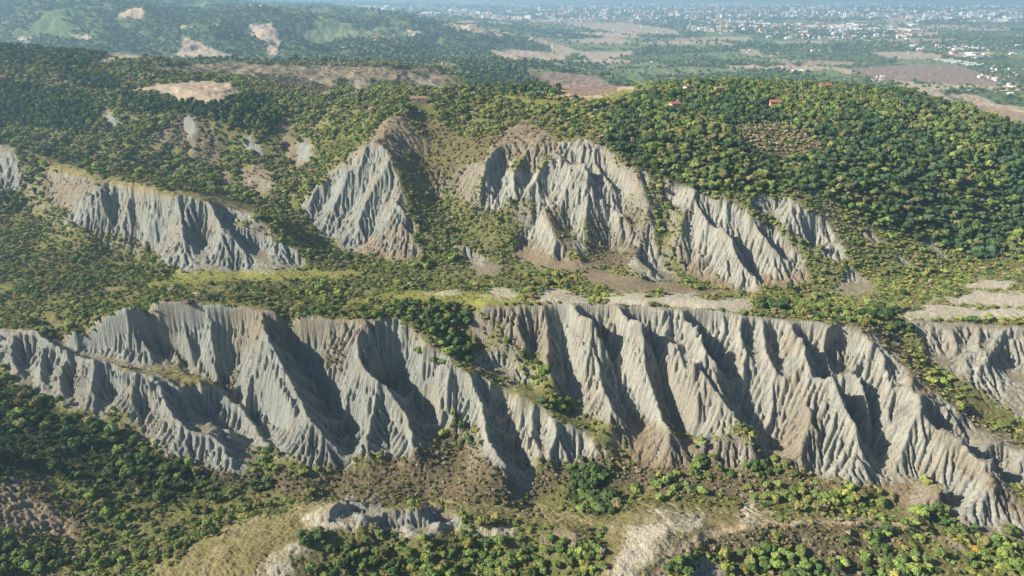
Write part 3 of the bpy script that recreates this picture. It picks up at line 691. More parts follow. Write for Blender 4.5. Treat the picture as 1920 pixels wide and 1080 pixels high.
def mixc(f, a, b, mode='MIX'):
    n = N.new('ShaderNodeMix'); n.data_type = 'RGBA'; n.blend_type = mode
    for i, q in ((0, f), (6, a), (7, b)):
        if isinstance(q, (int, float)): n.inputs[i].default_value = q
        elif isinstance(q, tuple): n.inputs[i].default_value = (*q, 1)
        else: L.new(q, n.inputs[i])
    return n.outputs[2]
fine = noise(0.9, 6, vec=(1, 1, 1), rough=.7)
mid = noise(0.16, 4)
rill = noise(0.8, 5, vec=(1.5, .45, .2), rough=.7)
grain = math_('MULTIPLY_ADD', fine, 1.1, 0.45)
grain2 = math_('MULTIPLY_ADD', mid, 0.5, 0.75)
c1 = mixc(1.0, ca.outputs['Color'], grain, 'MULTIPLY')
c1 = mixc(1.0, c1, grain2, 'MULTIPLY')
# clay: muted blue grey to tan streaks along the rills
rs = N.new('ShaderNodeMapRange'); rs.inputs[1].default_value = .38; rs.inputs[2].default_value = .64
L.new(rill, rs.inputs[0])
c2 = mixc(rs.outputs[0], (.92, 1.0, 1.05), (1.06, .98, .88))
c2 = mixc(1.0, ca.outputs['Color'], c2, 'MULTIPLY')
c2 = mixc(1.0, c2, math_('MULTIPLY_ADD', fine, .5, .75), 'MULTIPLY')
L.new(mixc(cl.outputs['Fac'], c1, c2), B.inputs['Base Color'])
bump = N.new('ShaderNodeBump'); bump.inputs['Distance'].default_value = 1.0
hclay = math_('MULTIPLY', rill, 2.6); hveg = math_('MULTIPLY', fine, 1.1)
hm = N.new('ShaderNodeMix'); hm.data_type = 'FLOAT'
L.new(cl.outputs['Fac'], hm.inputs[0]); L.new(hveg, hm.inputs[2]); L.new(hclay, hm.inputs[3])
L.new(hm.outputs[0], bump.inputs['Height']); bump.inputs['Strength'].default_value = 1.0
L.new(bump.outputs[0], B.inputs['Normal'])

me = mesh_grid('terrain', MX, MY, MZ, [gm])
at_ = me.color_attributes.new('cover', 'FLOAT_COLOR', 'POINT')
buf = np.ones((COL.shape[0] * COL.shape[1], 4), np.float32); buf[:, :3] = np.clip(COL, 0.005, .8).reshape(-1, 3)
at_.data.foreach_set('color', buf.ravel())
aa = me.attributes.new('clay', 'FLOAT', 'POINT'); aa.data.foreach_set('value', np.clip(clay, 0, 1).astype(np.float32).ravel())
terrain = bpy.data.objects.new('terrain', me); scene.collection.objects.link(terrain)
terrain['kind'] = 'structure'
print('t mesh', time.time() - T0)
print('terrain', MX.shape)
# ------------------------------------------------------------------ buildings
WALLS = {'white': (.72, .70, .66), 'cream': (.62, .54, .38), 'pink': (.52, .33, .25), 'grey': (.40, .40, .40), 'yellow': (.60, .46, .22), 'brick': (.34, .15, .10)}
ROOFS = {'terracotta': (.27, .12, .08), 'pale': (.66, .66, .66), 'grey': (.28, .28, .30), 'brown': (.26, .16, .11)}
WM = {k: M('render_' + k, c, .9)[0] for k, c in WALLS.items()}
RM = {k: M('roof_' + k, c, .85)[0] for k, c in ROOFS.items()}
GLASSM = M('window_dark', (.04, .05, .06), .2)[0]
DOORM = M('door_wood', (.12, .07, .04), .6)[0]
def box_vf(x0, x1, y0, y1, z0, z1):
    v = [(x0, y0, z0), (x1, y0, z0), (x1, y1, z0), (x0, y1, z0), (x0, y0, z1), (x1, y0, z1), (x1, y1, z1), (x0, y1, z1)]
    f = [(0, 3, 2, 1), (4, 5, 6, 7), (0, 1, 5, 4), (1, 2, 6, 5), (2, 3, 7, 6), (3, 0, 4, 7)]
    return v, f
def join(parts):
    V = []; Fc = []
    for v, f in parts:
        o = len(V); V += list(v); Fc += [tuple(i + o for i in q) for q in f]
    return V, Fc
def roof_vf(w, d, h, rh, over):
    a, b = w / 2 + over, d / 2 + over; t = .25
    v = [(-a, -b, h - .1), (a, -b, h - .1), (a, b, h - .1), (-a, b, h - .1), (-a + rh * .6, 0, h + rh), (a - rh * .6, 0, h + rh)]
    v += [(-a, -b, h - .1 + t), (a, -b, h - .1 + t), (a, b, h - .1 + t), (-a, b, h - .1 + t)]
    f = [(0, 3, 2, 1), (0, 1, 7, 6), (1, 2, 8, 7), (2, 3, 9, 8), (3, 0, 6, 9), (6, 7, 5, 4), (8, 9, 4, 5), (7, 8, 5), (9, 6, 4)]
    return v, f
def flat_vf(w, d, h):
    p = [box_vf(-w / 2 - .15, w / 2 + .15, -d / 2 - .15, d / 2 + .15, h, h + .5)]
    if w > 14: p.append(box_vf(-w * .1, w * .08, -d * .1, d * .15, h + .5, h + 2.4))
    return join(p)
def make_mesh(name, v, f, mat):
    me = bpy.data.meshes.new(name); me.from_pydata([tuple(map(float, q)) for q in v], [], [tuple(int(k) for k in q) for q in f])
    me.materials.append(mat); me.update(); return me
BUILDS = []   # u, v, w, d, h, wall, roof, gable, cast window, name
def bz(n, u0, u1, v0, v1, w0, w1, h0, h1, walls, roofs, gable, name, ya=1800, yb=20000):
    for _ in range(n):
        BUILDS.append((random.uniform(u0, u1), random.uniform(v0, v1), random.uniform(w0, w1), h0 + (h1 - h0) * random.random() ** 2,
                       random.choice(walls), random.choice(roofs), random.random() < gable, name, ya, yb))
Wc = ['white', 'white', 'white', 'cream', 'grey']; Rt = ['terracotta', 'terracotta', 'pale', 'brown']; Rp = ['pale', 'pale', 'grey', 'terracotta']
bz(900, 700, 1950, 8, 36, 24, 70, 9, 32, Wc + ['pink'], Rp, .3, 'city_building')
bz(260, 1000, 1700, 10, 34, 22, 45, 25, 55, ['white', 'cream', 'pink'], Rp, 0, 'tower_block')
bz(150, 1050, 1330, 24, 42, 16, 40, 8, 18, ['pink', 'cream', 'brick', 'white'], Rt, .7, 'town_house')
bz(130, 1290, 1440, 38, 60, 16, 42, 9, 24, ['white', 'cream', 'yellow', 'white'], Rt, .4, 'apartment_building')
bz(190, 1440, 1720, 44, 74, 13, 40, 7, 18, ['white', 'white', 'cream', 'pink'], Rt, .6, 'town_house')
bz(60, 1720, 1920, 20, 42, 30, 90, 8, 14, ['white', 'grey'], ['pale'], .1, 'warehouse')
bz(50, 1560, 1720, 46, 60, 30, 80, 8, 12, ['white'], ['pale'], .1, 'warehouse')
bz(34, 970, 1030, 40, 52, 10, 20, 7, 14, ['pink', 'brick', 'cream'], ['terracotta'], .9, 'village_house')
bz(26, 1040, 1110, 44, 58, 10, 20, 6, 10, ['pink', 'cream', 'white'], ['terracotta', 'brown'], .9, 'village_house')
bz(34, 1110, 1290, 56, 64, 9, 18, 6, 9, ['white', 'cream'], Rt, .8, 'village_house')
bz(50, 1690, 1870, 84, 102, 9, 26, 6, 9, ['white', 'pink', 'cream'], Rt, .7, 'village_house')
bz(10, 1790, 1920, 86, 112, 26, 55, 6, 9, ['white'], ['pale'], .2, 'warehouse')
bz(28, 1835, 1925, 128, 152, 8, 18, 5, 8, ['white', 'pink', 'cream'], Rt, .8, 'village_house')
bz(7, 1890, 1925, 158, 182, 8, 15, 5, 8, ['white', 'cream'], Rt, .9, 'farmhouse')
bz(12, 1500, 1560, 88, 97, 8, 18, 5, 8, ['white', 'cream'], Rt, .8, 'village_house')
bz(8, 1470, 1510, 133, 140, 8, 14, 5, 8, ['white'], Rt, .8, 'farmhouse')
bz(5, 1634, 1656, 143, 153, 8, 16, 6, 10, ['white', 'cream'], ['terracotta', 'pale'], .9, 'farmhouse')
bz(5, 968, 1003, 110, 122, 8, 15, 5, 8, ['white', 'pink'], ['terracotta'], .9, 'farmhouse')
bz(14, 250, 320, 20, 34, 10, 20, 5, 9, ['white', 'pink'], Rt, .8, 'village_house')
bz(26, 440, 560, 24, 36, 10, 20, 5, 9, ['white', 'pink', 'cream'], Rt, .8, 'village_house')
bz(10, 590, 900, 40, 100, 9, 16, 5, 8, ['white', 'pink'], Rt, .9, 'farmhouse')
bz(14, 1200, 1500, 95, 150, 8, 16, 5, 8, ['white', 'cream'], Rt, .9, 'farmhouse')
bz(90, 700, 1900, 42, 90, 9, 20, 5, 9, ['white', 'cream', 'pink'], Rt, .8, 'farmhouse')
# houses on the near ridge: u, v, w, d, h, wall, roof, turn, label
NEARH = [
 (1265, 199, 13, 9, 5.5, 'cream', 'terracotta', .3, 'country house with terracotta roof among trees left on the wooded ridge', 'country_house'),
 (1453, 197, 15, 10, 5.5, 'pink', 'terracotta', -.1, 'pink house with wide red roof deep inside the ridge woods', 'country_house'),
 (1347, 171, 12, 8, 5, 'cream', 'brown', .2, 'cream house with brown roof on the wooded ridge top', 'country_house'),
 (1547, 164, 16, 9, 5, 'pink', 'terracotta', 0, 'long pinkish house at the far edge of the ridge woods', 'country_house'),
 (1288, 168, 9, 7, 4.5, 'white', 'terracotta', .5, 'small white house with red roof on the ridge left of the cream one', 'country_house'),
 (785, 186, 22, 8, 2.6, 'cream', 'brown', .05, 'long low brown-roofed farm shed above the pointed clay peak', 'farm_building'),
 (832, 114, 16, 10, 6, 'cream', 'terracotta', .3, 'cream farmhouse on the brown ridge behind the clay peaks', 'farmhouse'),
 (4, 146, 12, 9, 5.5, 'pink', 'terracotta', .6, 'pinkish house in the dark wood at the far left edge', 'country_house'),
 (1116, 208, 3.4, 3.4, 3.2, 'grey', 'grey', .2, 'small grey hut by the forest edge right of the clay peaks', 'hut'),
]
HX = []
def place(u, v, ya, yb):
    X, Y, Z = cast(shape, [u], [v], 0.0, ya, yb)
    return None if np.isnan(Y[0]) else (float(X[0]), float(Y[0]))
def part(name, vf, mat, parent):
    o = bpy.data.objects.new(name, make_mesh(name, vf[0], vf[1], mat)); scene.collection.objects.link(o); o.parent = parent; return o
for (u, v, w, d, h, wl_, rf, turn, lab, nm) in NEARH:
    w *= .7; d *= .75; h = min(h, 4.6)
    p = place(u, v + 2, 560, 2200)
    if p is None: continue
    x, y = p; z = float(HT(x, y))
    HX.append((x, y, max(w, d) * .8))
    e = bpy.data.objects.new(nm, None); scene.collection.objects.link(e)
    e.location = (x, y, z - .5); e.rotation_euler = (0, 0, turn); e['label'] = lab; e['category'] = 'hut' if nm == 'hut' else ('shed' if 'shed' in lab else 'house')
    part('wall', box_vf(-w / 2, w / 2, -d / 2, d / 2, -2.5, h), WM[wl_], e)
    part('roof', roof_vf(w, d, h, d * .26, .6), RM[rf], e)
    if w > 5:
        ch = part('chimney', box_vf(w * .18, w * .18 + .8, .4, 1.2, h + .3, h + d * .26 + .9), WM[wl_], e)
        part('door', box_vf(-.55, .55, -d / 2 - .08, -d / 2 + .05, -.5, 1.7), DOORM, e)
        nwin = max(2, int(w / 4))
        for fl in ([.8, 2.9] if h > 4.4 else [1.0]):
            for k in range(nwin):
                cx = -w / 2 + (k + .5) * w / nwin
                if fl < 2 and abs(cx) < 1.3: cx += 1.7
                part('window', box_vf(cx - .5, cx + .5, -d / 2 - .06, -d / 2 + .05, fl, fl + 1.2), GLASSM, e)
    else:
        part('door', box_vf(-.4, .4, -d / 2 - .08, -d / 2 + .05, -.5, 1.6), DOORM, e)
RES = []
UB = np.array([b[0] for b in BUILDS]); VB = np.array([b[1] for b in BUILDS])
XB, YB, ZB = cast(shape, UB, VB, 0.0, 1500, 24000)
for b, x, y in zip(BUILDS, XB, YB):
    if np.isnan(y): continue
    RES.append((float(x), float(y), float(HT([x], [y])[0]), b))
print('buildings', len(RES))
RES.sort(key=lambda r: -(r[3][2] * r[3][3] + .03 * r[3][2] ** 2) / r[1] ** 2)
WD = {'white': 'white', 'cream': 'cream', 'pink': 'pinkish', 'grey': 'grey', 'yellow': 'yellow', 'brick': 'brick-red'}
BREG = [(0, 640, 'on the left hills'), (640, 960, 'at city left edge'), (960, 1130, 'left of mid plain'), (1130, 1290, 'on central plain'), (1290, 1440, 'in middle suburb'), (1440, 1600, 'in long suburb'), (1600, 1760, 'on right plain'), (1760, 2000, 'at far right')]
SHOWN = [r for r in RES if proj(r[0], r[1], r[2] + 5)[1] > 3 and 6 < proj(r[0], r[1], r[2])[0] < 1914][:270]
sid = set(id(r) for r in SHOWN); REST = [r for r in RES if id(r) not in sid]
grp = {}
for r in SHOWN:
    u = proj(r[0], r[1], r[2])[0]
    rg = [q[2] for q in BREG if q[0] <= u < q[1]] or ['at far right']
    grp.setdefault((r[3][7], rg[0]), []).append(r)
OW = ['first', 'second', 'third', 'fourth', 'fifth', 'sixth', 'seventh', 'eighth', 'ninth', 'tenth', 'eleventh', 'twelfth', 'thirteenth', 'fourteenth', 'fifteenth', 'sixteenth']
for (nm, rg), L_ in grp.items():
    L_.sort(key=lambda r: -r[1]); nr = max(1, math.ceil(len(L_) / 12)); per = math.ceil(len(L_) / nr)
    for j in range(nr):
        row = sorted(L_[j * per:(j + 1) * per], key=lambda r: r[0] / r[1])
        for i, (x, y, z, b) in enumerate(row):
            w, h = b[2], b[3]; d = w * random.uniform(.45, .8)
            o = bpy.data.objects.new(nm, make_mesh(nm, *box_vf(-w / 2, w / 2, -d / 2, d / 2, -4, h), WM[b[4]])); scene.collection.objects.link(o)
            o.location = (x, y, z); o.rotation_euler = (0, 0, random.uniform(-.5, .5))
            part('roof', roof_vf(w, d, h, d * .25, .5) if b[6] else flat_vf(w, d, h), RM[b[5]], o)
            o['category'] = 'house' if 'house' in nm and nm != 'warehouse' else ('warehouse' if nm == 'warehouse' else 'building')
            o['group'] = '%ss %s' % (nm.replace('_', ' '), rg)
            o['label'] = 'distant %s %s with %s roof %s, %s from left%s' % (WD[b[4]], nm.replace('_', ' '), b[5], rg, OW[i], '' if nr == 1 else ', %s row' % OW[j])
            HX.append((x, y, w * .6))
parts_ = {}
for (x, y, z, b) in REST:
    w, h = b[2], b[3]; d = w * random.uniform(.45, .8); a = random.uniform(-.5, .5); ca_, sa_ = math.cos(a), math.sin(a)
    for key, vf in (('w' + b[4], box_vf(-w / 2, w / 2, -d / 2, d / 2, -4, h)), ('r' + b[5], roof_vf(w, d, h, d * .25, .5) if b[6] else flat_vf(w, d, h))):
        parts_.setdefault(key, []).append(([(x + px * ca_ - py * sa_, y + px * sa_ + py * ca_, z + pz) for px, py, pz in vf[0]], vf[1]))
V = []; Fc = []; MI = []; mats = []
for key, L_ in parts_.items():
    v, f = join(L_); o = len(V); V += v; Fc += [tuple(i + o for i in q) for q in f]; MI += [len(mats)] * len(f)
    mats.append(WM[key[1:]] if key[0] == 'w' else RM[key[1:]])
me = bpy.data.meshes.new('city'); me.from_pydata(V, [], Fc)
for m in mats: me.materials.append(m)
me.polygons.foreach_set('material_index', MI); me.update()
city = bpy.data.objects.new('city', me); scene.collection.objects.link(city); city['kind'] = 'stuff'; city['label'] = 'pale mass of city buildings far across the hazy plain'
# long white plastic greenhouses on the plain
for i in range(7):
    p = place(1765 + i * 14, 112 + i * 2.0, 1800, 6000)
    if p is None: continue
    n = 8; Lh, R_ = 55, 5
    v = [(sx * Lh, math.cos(math.pi * k / n) * R_, math.sin(math.pi * k / n) * R_ * .7) for sx in (-1, 1) for k in range(n + 1)]
    f = [(k, k + 1, n + 2 + k, n + 1 + k) for k in range(n)] + [tuple(range(n + 1)), tuple(range(2 * n + 1, n, -1))]
    o = bpy.data.objects.new('greenhouse', make_mesh('greenhouse', v, f, WM['white'])); scene.collection.objects.link(o)
    o.location = (p[0], p[1], float(HT([p[0]], [p[1]])[0])); o.rotation_euler = (0, 0, .12)
    o['category'] = 'greenhouse'; o['group'] = 'white greenhouses on the right plain'; o['label'] = 'long white greenhouse on the right plain, %s of seven from left' % OW[i]
HXa = np.array(HX)
# ------------------------------------------------------------------ foliage
TINTS = {'dark': (.026, .046, .018), 'deep': (.036, .058, .020), 'mid': (.060, .086, .024), 'fresh': (.090, .118, .030), 'yellow': (.120, .122, .034),
         'olive': (.095, .090, .036), 'rust': (.125, .085, .040), 'grey': (.135, .115, .080), 'teal': (.035, .062, .034), 'gold': (.17, .115, .025)}
TINT_WORD = {'dark': 'dark green', 'deep': 'deep green', 'mid': 'mid green', 'fresh': 'bright green', 'yellow': 'yellow-green', 'olive': 'olive green',
             'rust': 'rusty brown', 'grey': 'grey-brown', 'teal': 'blue-green', 'gold': 'golden yellow'}
def leaf_mat(name, c):
    m = bpy.data.materials.new('foliage_' + name); m.use_nodes = True
    n = m.node_tree.nodes; l = m.node_tree.links; b = n['Principled BSDF']
    b.inputs['Roughness'].default_value = 0.8; b.inputs['Specular IOR Level'].default_value = 0.1
    oi = n.new('ShaderNodeObjectInfo'); hv = n.new('ShaderNodeHueSaturation')
    mr = n.new('ShaderNodeMapRange'); mr.inputs[3].default_value = 0.68; mr.inputs[4].default_value = 1.35
    mh = n.new('ShaderNodeMapRange'); mh.inputs[3].default_value = 0.485; mh.inputs[4].default_value = 0.515
    wn_ = n.new('ShaderNodeMath'); wn_.operation = 'FRACT'; wm = n.new('ShaderNodeMath'); wm.operation = 'MULTIPLY'; wm.inputs[1].default_value = 7.31
    l.new(oi.outputs['Random'], mr.inputs[0]); l.new(oi.outputs['Random'], wm.inputs[0]); l.new(wm.outputs[0], wn_.inputs[0]); l.new(wn_.outputs[0], mh.inputs[0])
    l.new(mr.outputs[0], hv.inputs['Value']); l.new(mh.outputs[0], hv.inputs['Hue'])
    g = n.new('ShaderNodeNewGeometry'); m2 = n.new('ShaderNodeMapRange'); m2.inputs[3].default_value = .7; m2.inputs[4].default_value = 1.35
    l.new(g.outputs['Random Per Island'], m2.inputs[0])
    mx = n.new('ShaderNodeMix'); mx.data_type = 'RGBA'; mx.blend_type = 'MULTIPLY'; mx.inputs[0].default_value = 1
    mx.inputs[6].default_value = (*[q * (2.2 if name in ('fresh', 'yellow', 'olive', 'grey') else 2.05) for q in c], 1); l.new(m2.outputs[0], mx.inputs[7]); l.new(mx.outputs[2], hv.inputs['Color'])
    l.new(hv.outputs[0], b.inputs['Base Color'])
    return m
LM = {k: leaf_mat(k, c) for k, c in TINTS.items()}
BARK, _n, _l, _b = M('bark', (.09, .07, .05))

def tube(p, q, r0, r1, n=6):
    p = np.array(p, float); q = np.array(q, float); d = q - p; d /= np.linalg.norm(d)
    s = np.cross(d, (0, 1, 0.1)); s /= np.linalg.norm(s); t = np.cross(d, s)
    v = []; f = []
    for c, r in ((p, r0), (q, r1)):
        for i in range(n):
            a = 2 * math.pi * i / n; v.append(c + r * (math.cos(a) * s + math.sin(a) * t))
    for i in range(n): f.append((i, (i + 1) % n, n + (i + 1) % n, n + i))
    return v, f
def trunk_geo(h, seed):
    r = random.Random(seed); V = []; Fc = []
    def add(a):
        o = len(V); V.extend(a[0]); Fc.extend([tuple(i + o for i in q) for q in a[1]])
    top = (r.uniform(-.1, .1), r.uniform(-.1, .1), h * .5)
    add(tube((0, 0, -.35), top, .085, .055))
    for k in range(5):
        a = k * 1.3 + r.random(); z = h * r.uniform(.22, .5)
        add(tube((top[0] * z / (h * .5), top[1] * z / (h * .5), z), (math.cos(a) * .5, math.sin(a) * .5, z + h * r.uniform(.2, .35)), .038, .012, 5))
    return V, Fc
def crown_geo(h, w, lobes, leaves, size, seed, core=True):
    """unit crown: lumps of leaf clumps between the height .12 h and h, half width w"""
    r = np.random.default_rng(seed)
    V = []; Fc = []; C = []
    for i in range(lobes):
        a = i * 2.4 + r.random(); rr = w * (0.15 + 0.52 * math.sqrt((i + .5) / lobes)); 
        zz = h * (0.42 + 0.36 * r.random() * (1.25 - rr / w))
        C.append((math.cos(a) * rr, math.sin(a) * rr, zz, w * r.uniform(.34, .52)))
    C.append((0, 0, h * .58, w * .6))
    for (cx, cy, cz, R) in C:
        m = int(leaves * R * R / sum(c[3] ** 2 for c in C))
        d = r.normal(size=(m, 3)); d /= np.linalg.norm(d, axis=1)[:, None]
        d[:, 2] = np.where(d[:, 2] < -.35, -d[:, 2], d[:, 2])
        rad = R * (0.72 + 0.34 * r.random(m))
        P = np.array((cx, cy, cz)) + d * rad[:, None] * np.array((1, 1, h * .42 / max(w, .4) * .9))
        for j in range(m):
            nn = d[j] + r.normal(size=3) * .45; nn /= np.linalg.norm(nn)
            s = np.cross(nn, r.normal(size=3)); s /= np.linalg.norm(s); t = np.cross(nn, s)
            sz = size * r.uniform(.65, 1.35); o = len(V)
            V += [P[j] - s * sz - t * sz * .6, P[j] + s * sz * .8 - t * sz * .8, P[j] + s * sz + t * sz * .7 + nn * sz * .35, P[j] - s * sz * .7 + t * sz]
            Fc += [(o, o + 1, o + 2), (o, o + 2, o + 3)]
    if core:
        for (cx, cy, cz, R) in C:
            o = len(V); n = 7
            for k, (zz, q) in enumerate(((-.7, .6), (0, .88), (.65, .62))):
                for i in range(n):
                    a = 2 * math.pi * i / n + k * .4; j = .78 + .3 * r.random()
                    V.append((cx + math.cos(a) * R * q * j, cy + math.sin(a) * R * q * j, cz + zz * R * h * .42 / max(w, .4)))
            V.append((cx, cy, cz + R * .85 * h * .42 / max(w, .4)))
            for k in (0, 1):
                for i in range(n):
                    Fc.append((o + k * n + i, o + k * n + (i + 1) % n, o + (k + 1) * n + (i + 1) % n, o + (k + 1) * n + i))
            for i in range(n): Fc.append((o + 2 * n + i, o + 2 * n + (i + 1) % n, o + 3 * n))
    return V, Fc
# shapes are of half width 1
SHAPES = {
 'broad': [crown_geo(1.9, 1.0, 7, 620, .115, 1), crown_geo(2.1, .95, 8, 620, .12, 2), crown_geo(1.7, 1.05, 6, 560, .125, 3)],
 'tall': [crown_geo(2.9, .8, 7, 620, .12, 4), crown_geo(3.3, .7, 6, 560, .12, 5)],
 'bush': [crown_geo(1.25, 1.0, 5, 260, .17, 6), crown_geo(1.1, 1.0, 6, 260, .18, 7), crown_geo(1.5, .9, 4, 240, .17, 8)],
 'wisp': [crown_geo(1.1, 1.0, 5, 120, .16, 9, False), crown_geo(1.3, .9, 5, 110, .17, 10, False)],
 'far': [crown_geo(1.9, 1.0, 5, 90, .30, 11), crown_geo(2.2, .95, 6, 90, .30, 12)],
}
src = bpy.data.collections.new('foliage_kinds')
SRC = []; SIDX = {}
for sh, gl in SHAPES.items():
    for tn in TINTS:
        for k, (v, f) in enumerate(gl):
            me = make_mesh('%s_crown' % sh, v, f, LM[tn])
            ob = bpy.data.objects.new('k%04d' % len(SRC), me); src.objects.link(ob)
            SIDX.setdefault((sh, tn), []).append(len(SRC)); SRC.append(ob)
def gn_group():
    g = bpy.data.node_groups.new('scatter', 'GeometryNodeTree')
    g.interface.new_socket('Geometry', in_out='INPUT', socket_type='NodeSocketGeometry')
    g.interface.new_socket('Geometry', in_out='OUTPUT', socket_type='NodeSocketGeometry')
    n = g.nodes; l = g.links
    i = n.new('NodeGroupInput'); o = n.new('NodeGroupOutput')
    c = n.new('GeometryNodeCollectionInfo'); c.inputs['Collection'].default_value = src
    c.inputs['Separate Children'].default_value = True; c.inputs['Reset Children'].default_value = True
    p = n.new('GeometryNodeInstanceOnPoints'); p.inputs['Pick Instance'].default_value = True
    def attr(nm, dt):
        a = n.new('GeometryNodeInputNamedAttribute'); a.data_type = dt; a.inputs['Name'].default_value = nm
        return a.outputs['Attribute']
    l.new(i.outputs[0], p.inputs['Points']); l.new(c.outputs[0], p.inputs['Instance'])
    l.new(attr('kind_index', 'INT'), p.inputs['Instance Index'])
    l.new(attr('turn', 'FLOAT_VECTOR'), p.inputs['Rotation']); l.new(attr('size', 'FLOAT_VECTOR'), p.inputs['Scale'])
    l.new(p.outputs[0], o.inputs[0])
    return g
GN = gn_group()
def stuff(name, P, K, Sz, label=None):
    me = bpy.data.meshes.new(name); n = len(P)
    me.vertices.add(n); me.vertices.foreach_set('co', np.asarray(P, np.float32).ravel())
    a = me.attributes.new('kind_index', 'INT', 'POINT'); a.data.foreach_set('value', np.asarray(K, np.int32))
    t = np.zeros((n, 3), np.float32); t[:, 2] = RNG.random(n) * 6.28; t[:, 0] = RNG.normal(size=n) * .08
    a = me.attributes.new('turn', 'FLOAT_VECTOR', 'POINT'); a.data.foreach_set('vector', t.ravel())
    a = me.attributes.new('size', 'FLOAT_VECTOR', 'POINT'); a.data.foreach_set('vector', np.asarray(Sz, np.float32).ravel())
    ob = bpy.data.objects.new(name, me); scene.collection.objects.link(ob)
    md = ob.modifiers.new('scatter', 'NODES'); md.node_group = GN
    ob['kind'] = 'stuff'
    if label: ob['label'] = label
    print(name, n)
    return ob

def in_view(x, y, z, mu=170, mv=90):
    u, v = proj(x, y, z)
    return (u > -mu) & (u < 1920 + mu) & (v > -mv) & (v < 1080 + mv)
def candidates(y0, y1, dens):
    """random points with dens per square metre in the fan"""
    w = 1.15 * y1; area_ = 2 * w * (y1 - y0); n = int(area_ * dens)
    x = (RNG.random(n) * 2 - 1) * w; y = y0 + RNG.random(n) * (y1 - y0)
    k = np.abs(x) < y * np.interp(y, [150, 330, 460, 1500], [1.2, 1.0, .92, .80])
    x = x[k]; y = y[k]; z = HT(x, y); k = in_view(x, y, z)
    return x[k], y[k], z[k]
def pick(tints, n, r=None):
    names = list(tints); p = np.array([tints[t] for t in names], float); p /= p.sum()
    return np.array(names)[RNG.choice(len(names), n, p=p)]
def gully_bonus(x, y):
    return bil(area, x - EX0, y - EY0) * (y < EY1)
MIX2 = {FOREST: dict(fresh=1.6, mid=3, olive=1.6, yellow=.12, rust=.04, deep=1), SCRUB: dict(yellow=2, fresh=2.4, mid=1.4, olive=1.4)}
MIX = {
 FOREST: dict(dark=3, deep=3.4, mid=2, fresh=.4, olive=.4, teal=1.6),
 SCRUB: dict(deep=1.2, mid=2.3, fresh=2.0, yellow=1.7, olive=2.6, rust=.35, grey=.7, dark=.6),
 DRYSCRUB: dict(olive=3, grey=3.5, rust=.9, mid=.9, yellow=.6, deep=.4),
 BROWN: dict(grey=4, rust=1, olive=2), GRASS: dict(yellow=2.5, olive=2.5, fresh=1, mid=.5), MEADOW: dict(yellow=3, fresh=2, olive=1), PALE: dict(olive=2, yellow=1, grey=1),
 CLAY: dict(olive=2, grey=2, mid=.6), OLIVE: dict(olive=3, rust=1.1, grey=2, yellow=.8, mid=.8), FARWOOD: dict(dark=1, deep=2, teal=3, mid=3, olive=1.2, fresh=.6),
}
out = {'woodland': [], 'scrub': [], 'dry_shrubs': []}
trees = []      # individual candidates (x,y,z,r,h,shape,tint,cls)
def put(bucket, x, y, z, r, hs, shape, tint):
    out[bucket].append((x, y, z, r, hs, shape, tint))
def clear_of_houses(x, y):
    k = np.ones(len(x), bool)
    for hx, hy, hr in HX:
        if hy < y.min() - 60 or hy > y.max() + 60: continue
        dx = np.abs(x - hx * y / hy); k &= ~((dx < hr) & (y < hy + hr) & (y > hy - hr - (5 if hy < 1200 else 25)))
    return k
def scatter(y0, y1, dens, rows):
    x, y, z = candidates(y0, y1, dens); k = clear_of_houses(x, y); x, y, z = x[k], y[k], z[k]
    c = cover(x, y, z); pn = fbm(x / 16.0, y / 16.0, 201, 3); pm = fbm(x / 45.0, y / 45.0, 207, 3); q = RNG.random(len(x))
    gb = gully_bonus(x, y)
    for (cls, bucket, shape, frac, rmin, rmax, bias, hs) in rows:
        m = (c == cls)
        f = frac * np.clip(1 + bias * (pn * 3.0 + pm * 1.5), 0.02, 2.6)
        if cls == CLAY or (cls == BROWN and y1 < 600): f = f * sstep(1.0, 3.5, gb) * 1.6
        k = m & (q < f)
        n = int(k.sum())
        if not n: continue
        q = np.where(k, 2.0, q)
        r = rmin + (rmax - rmin) * RNG.random(n) ** 1.8
        tn = pick(MIX[cls], n)
        if cls in MIX2:     # stands of one kind: light and dark patches
            t2 = pick(MIX2[cls], n); sw = RNG.random(n) < sstep(-.12, .14, pm[k] + pn[k] * .5) * (.35 if cls == FOREST and y0 > 500 else 1) ** (x[k] / y[k] < .05); tn = np.where(sw, t2, tn)  # back forest on the left: fewer light tints, slope shade put into leaf colour
        out[bucket].append((x[k], y[k], z[k], r, hs * (0.8 + .45 * RNG.random(n)), shape, tn))
# near ground, then the middle distance, then the back ridge
D = 0.55
scatter(165, 345, D, [
 (FOREST, 'woodland', 'broad', .030, 1.6, 3.6, .5, 1.0), (FOREST, 'woodland', 'tall', .006, 1.2, 2.2, .5, 1.0), (FOREST, 'scrub', 'bush', .30, .6, 1.6, .5, 1.0),
 (SCRUB, 'woodland', 'broad', .022, 1.4, 2.8, 1.6, 1.0), (SCRUB, 'scrub', 'bush', .34, .45, 1.5, 1.0, 1.0),
 (DRYSCRUB, 'dry_shrubs', 'wisp', .60, .4, 1.3, .5, 1.1), (DRYSCRUB, 'scrub', 'bush', .20, .4, 1.6, 1.3, 1.0), (DRYSCRUB, 'woodland', 'broad', .007, 1.2, 2.3, 2, 1.0),
 (BROWN, 'dry_shrubs', 'wisp', .30, .3, .9, 1.0, .9), (GRASS, 'dry_shrubs', 'wisp', .45, .15, .42, .8, .8), (GRASS, 'scrub', 'bush', .02, .3, 1.1, 2, .9),
 (PALE, 'dry_shrubs', 'wisp', .14, .15, .45, 1.6, .8), (CLAY, 'dry_shrubs', 'wisp', .03, .3, .9, 1.5, .9)])
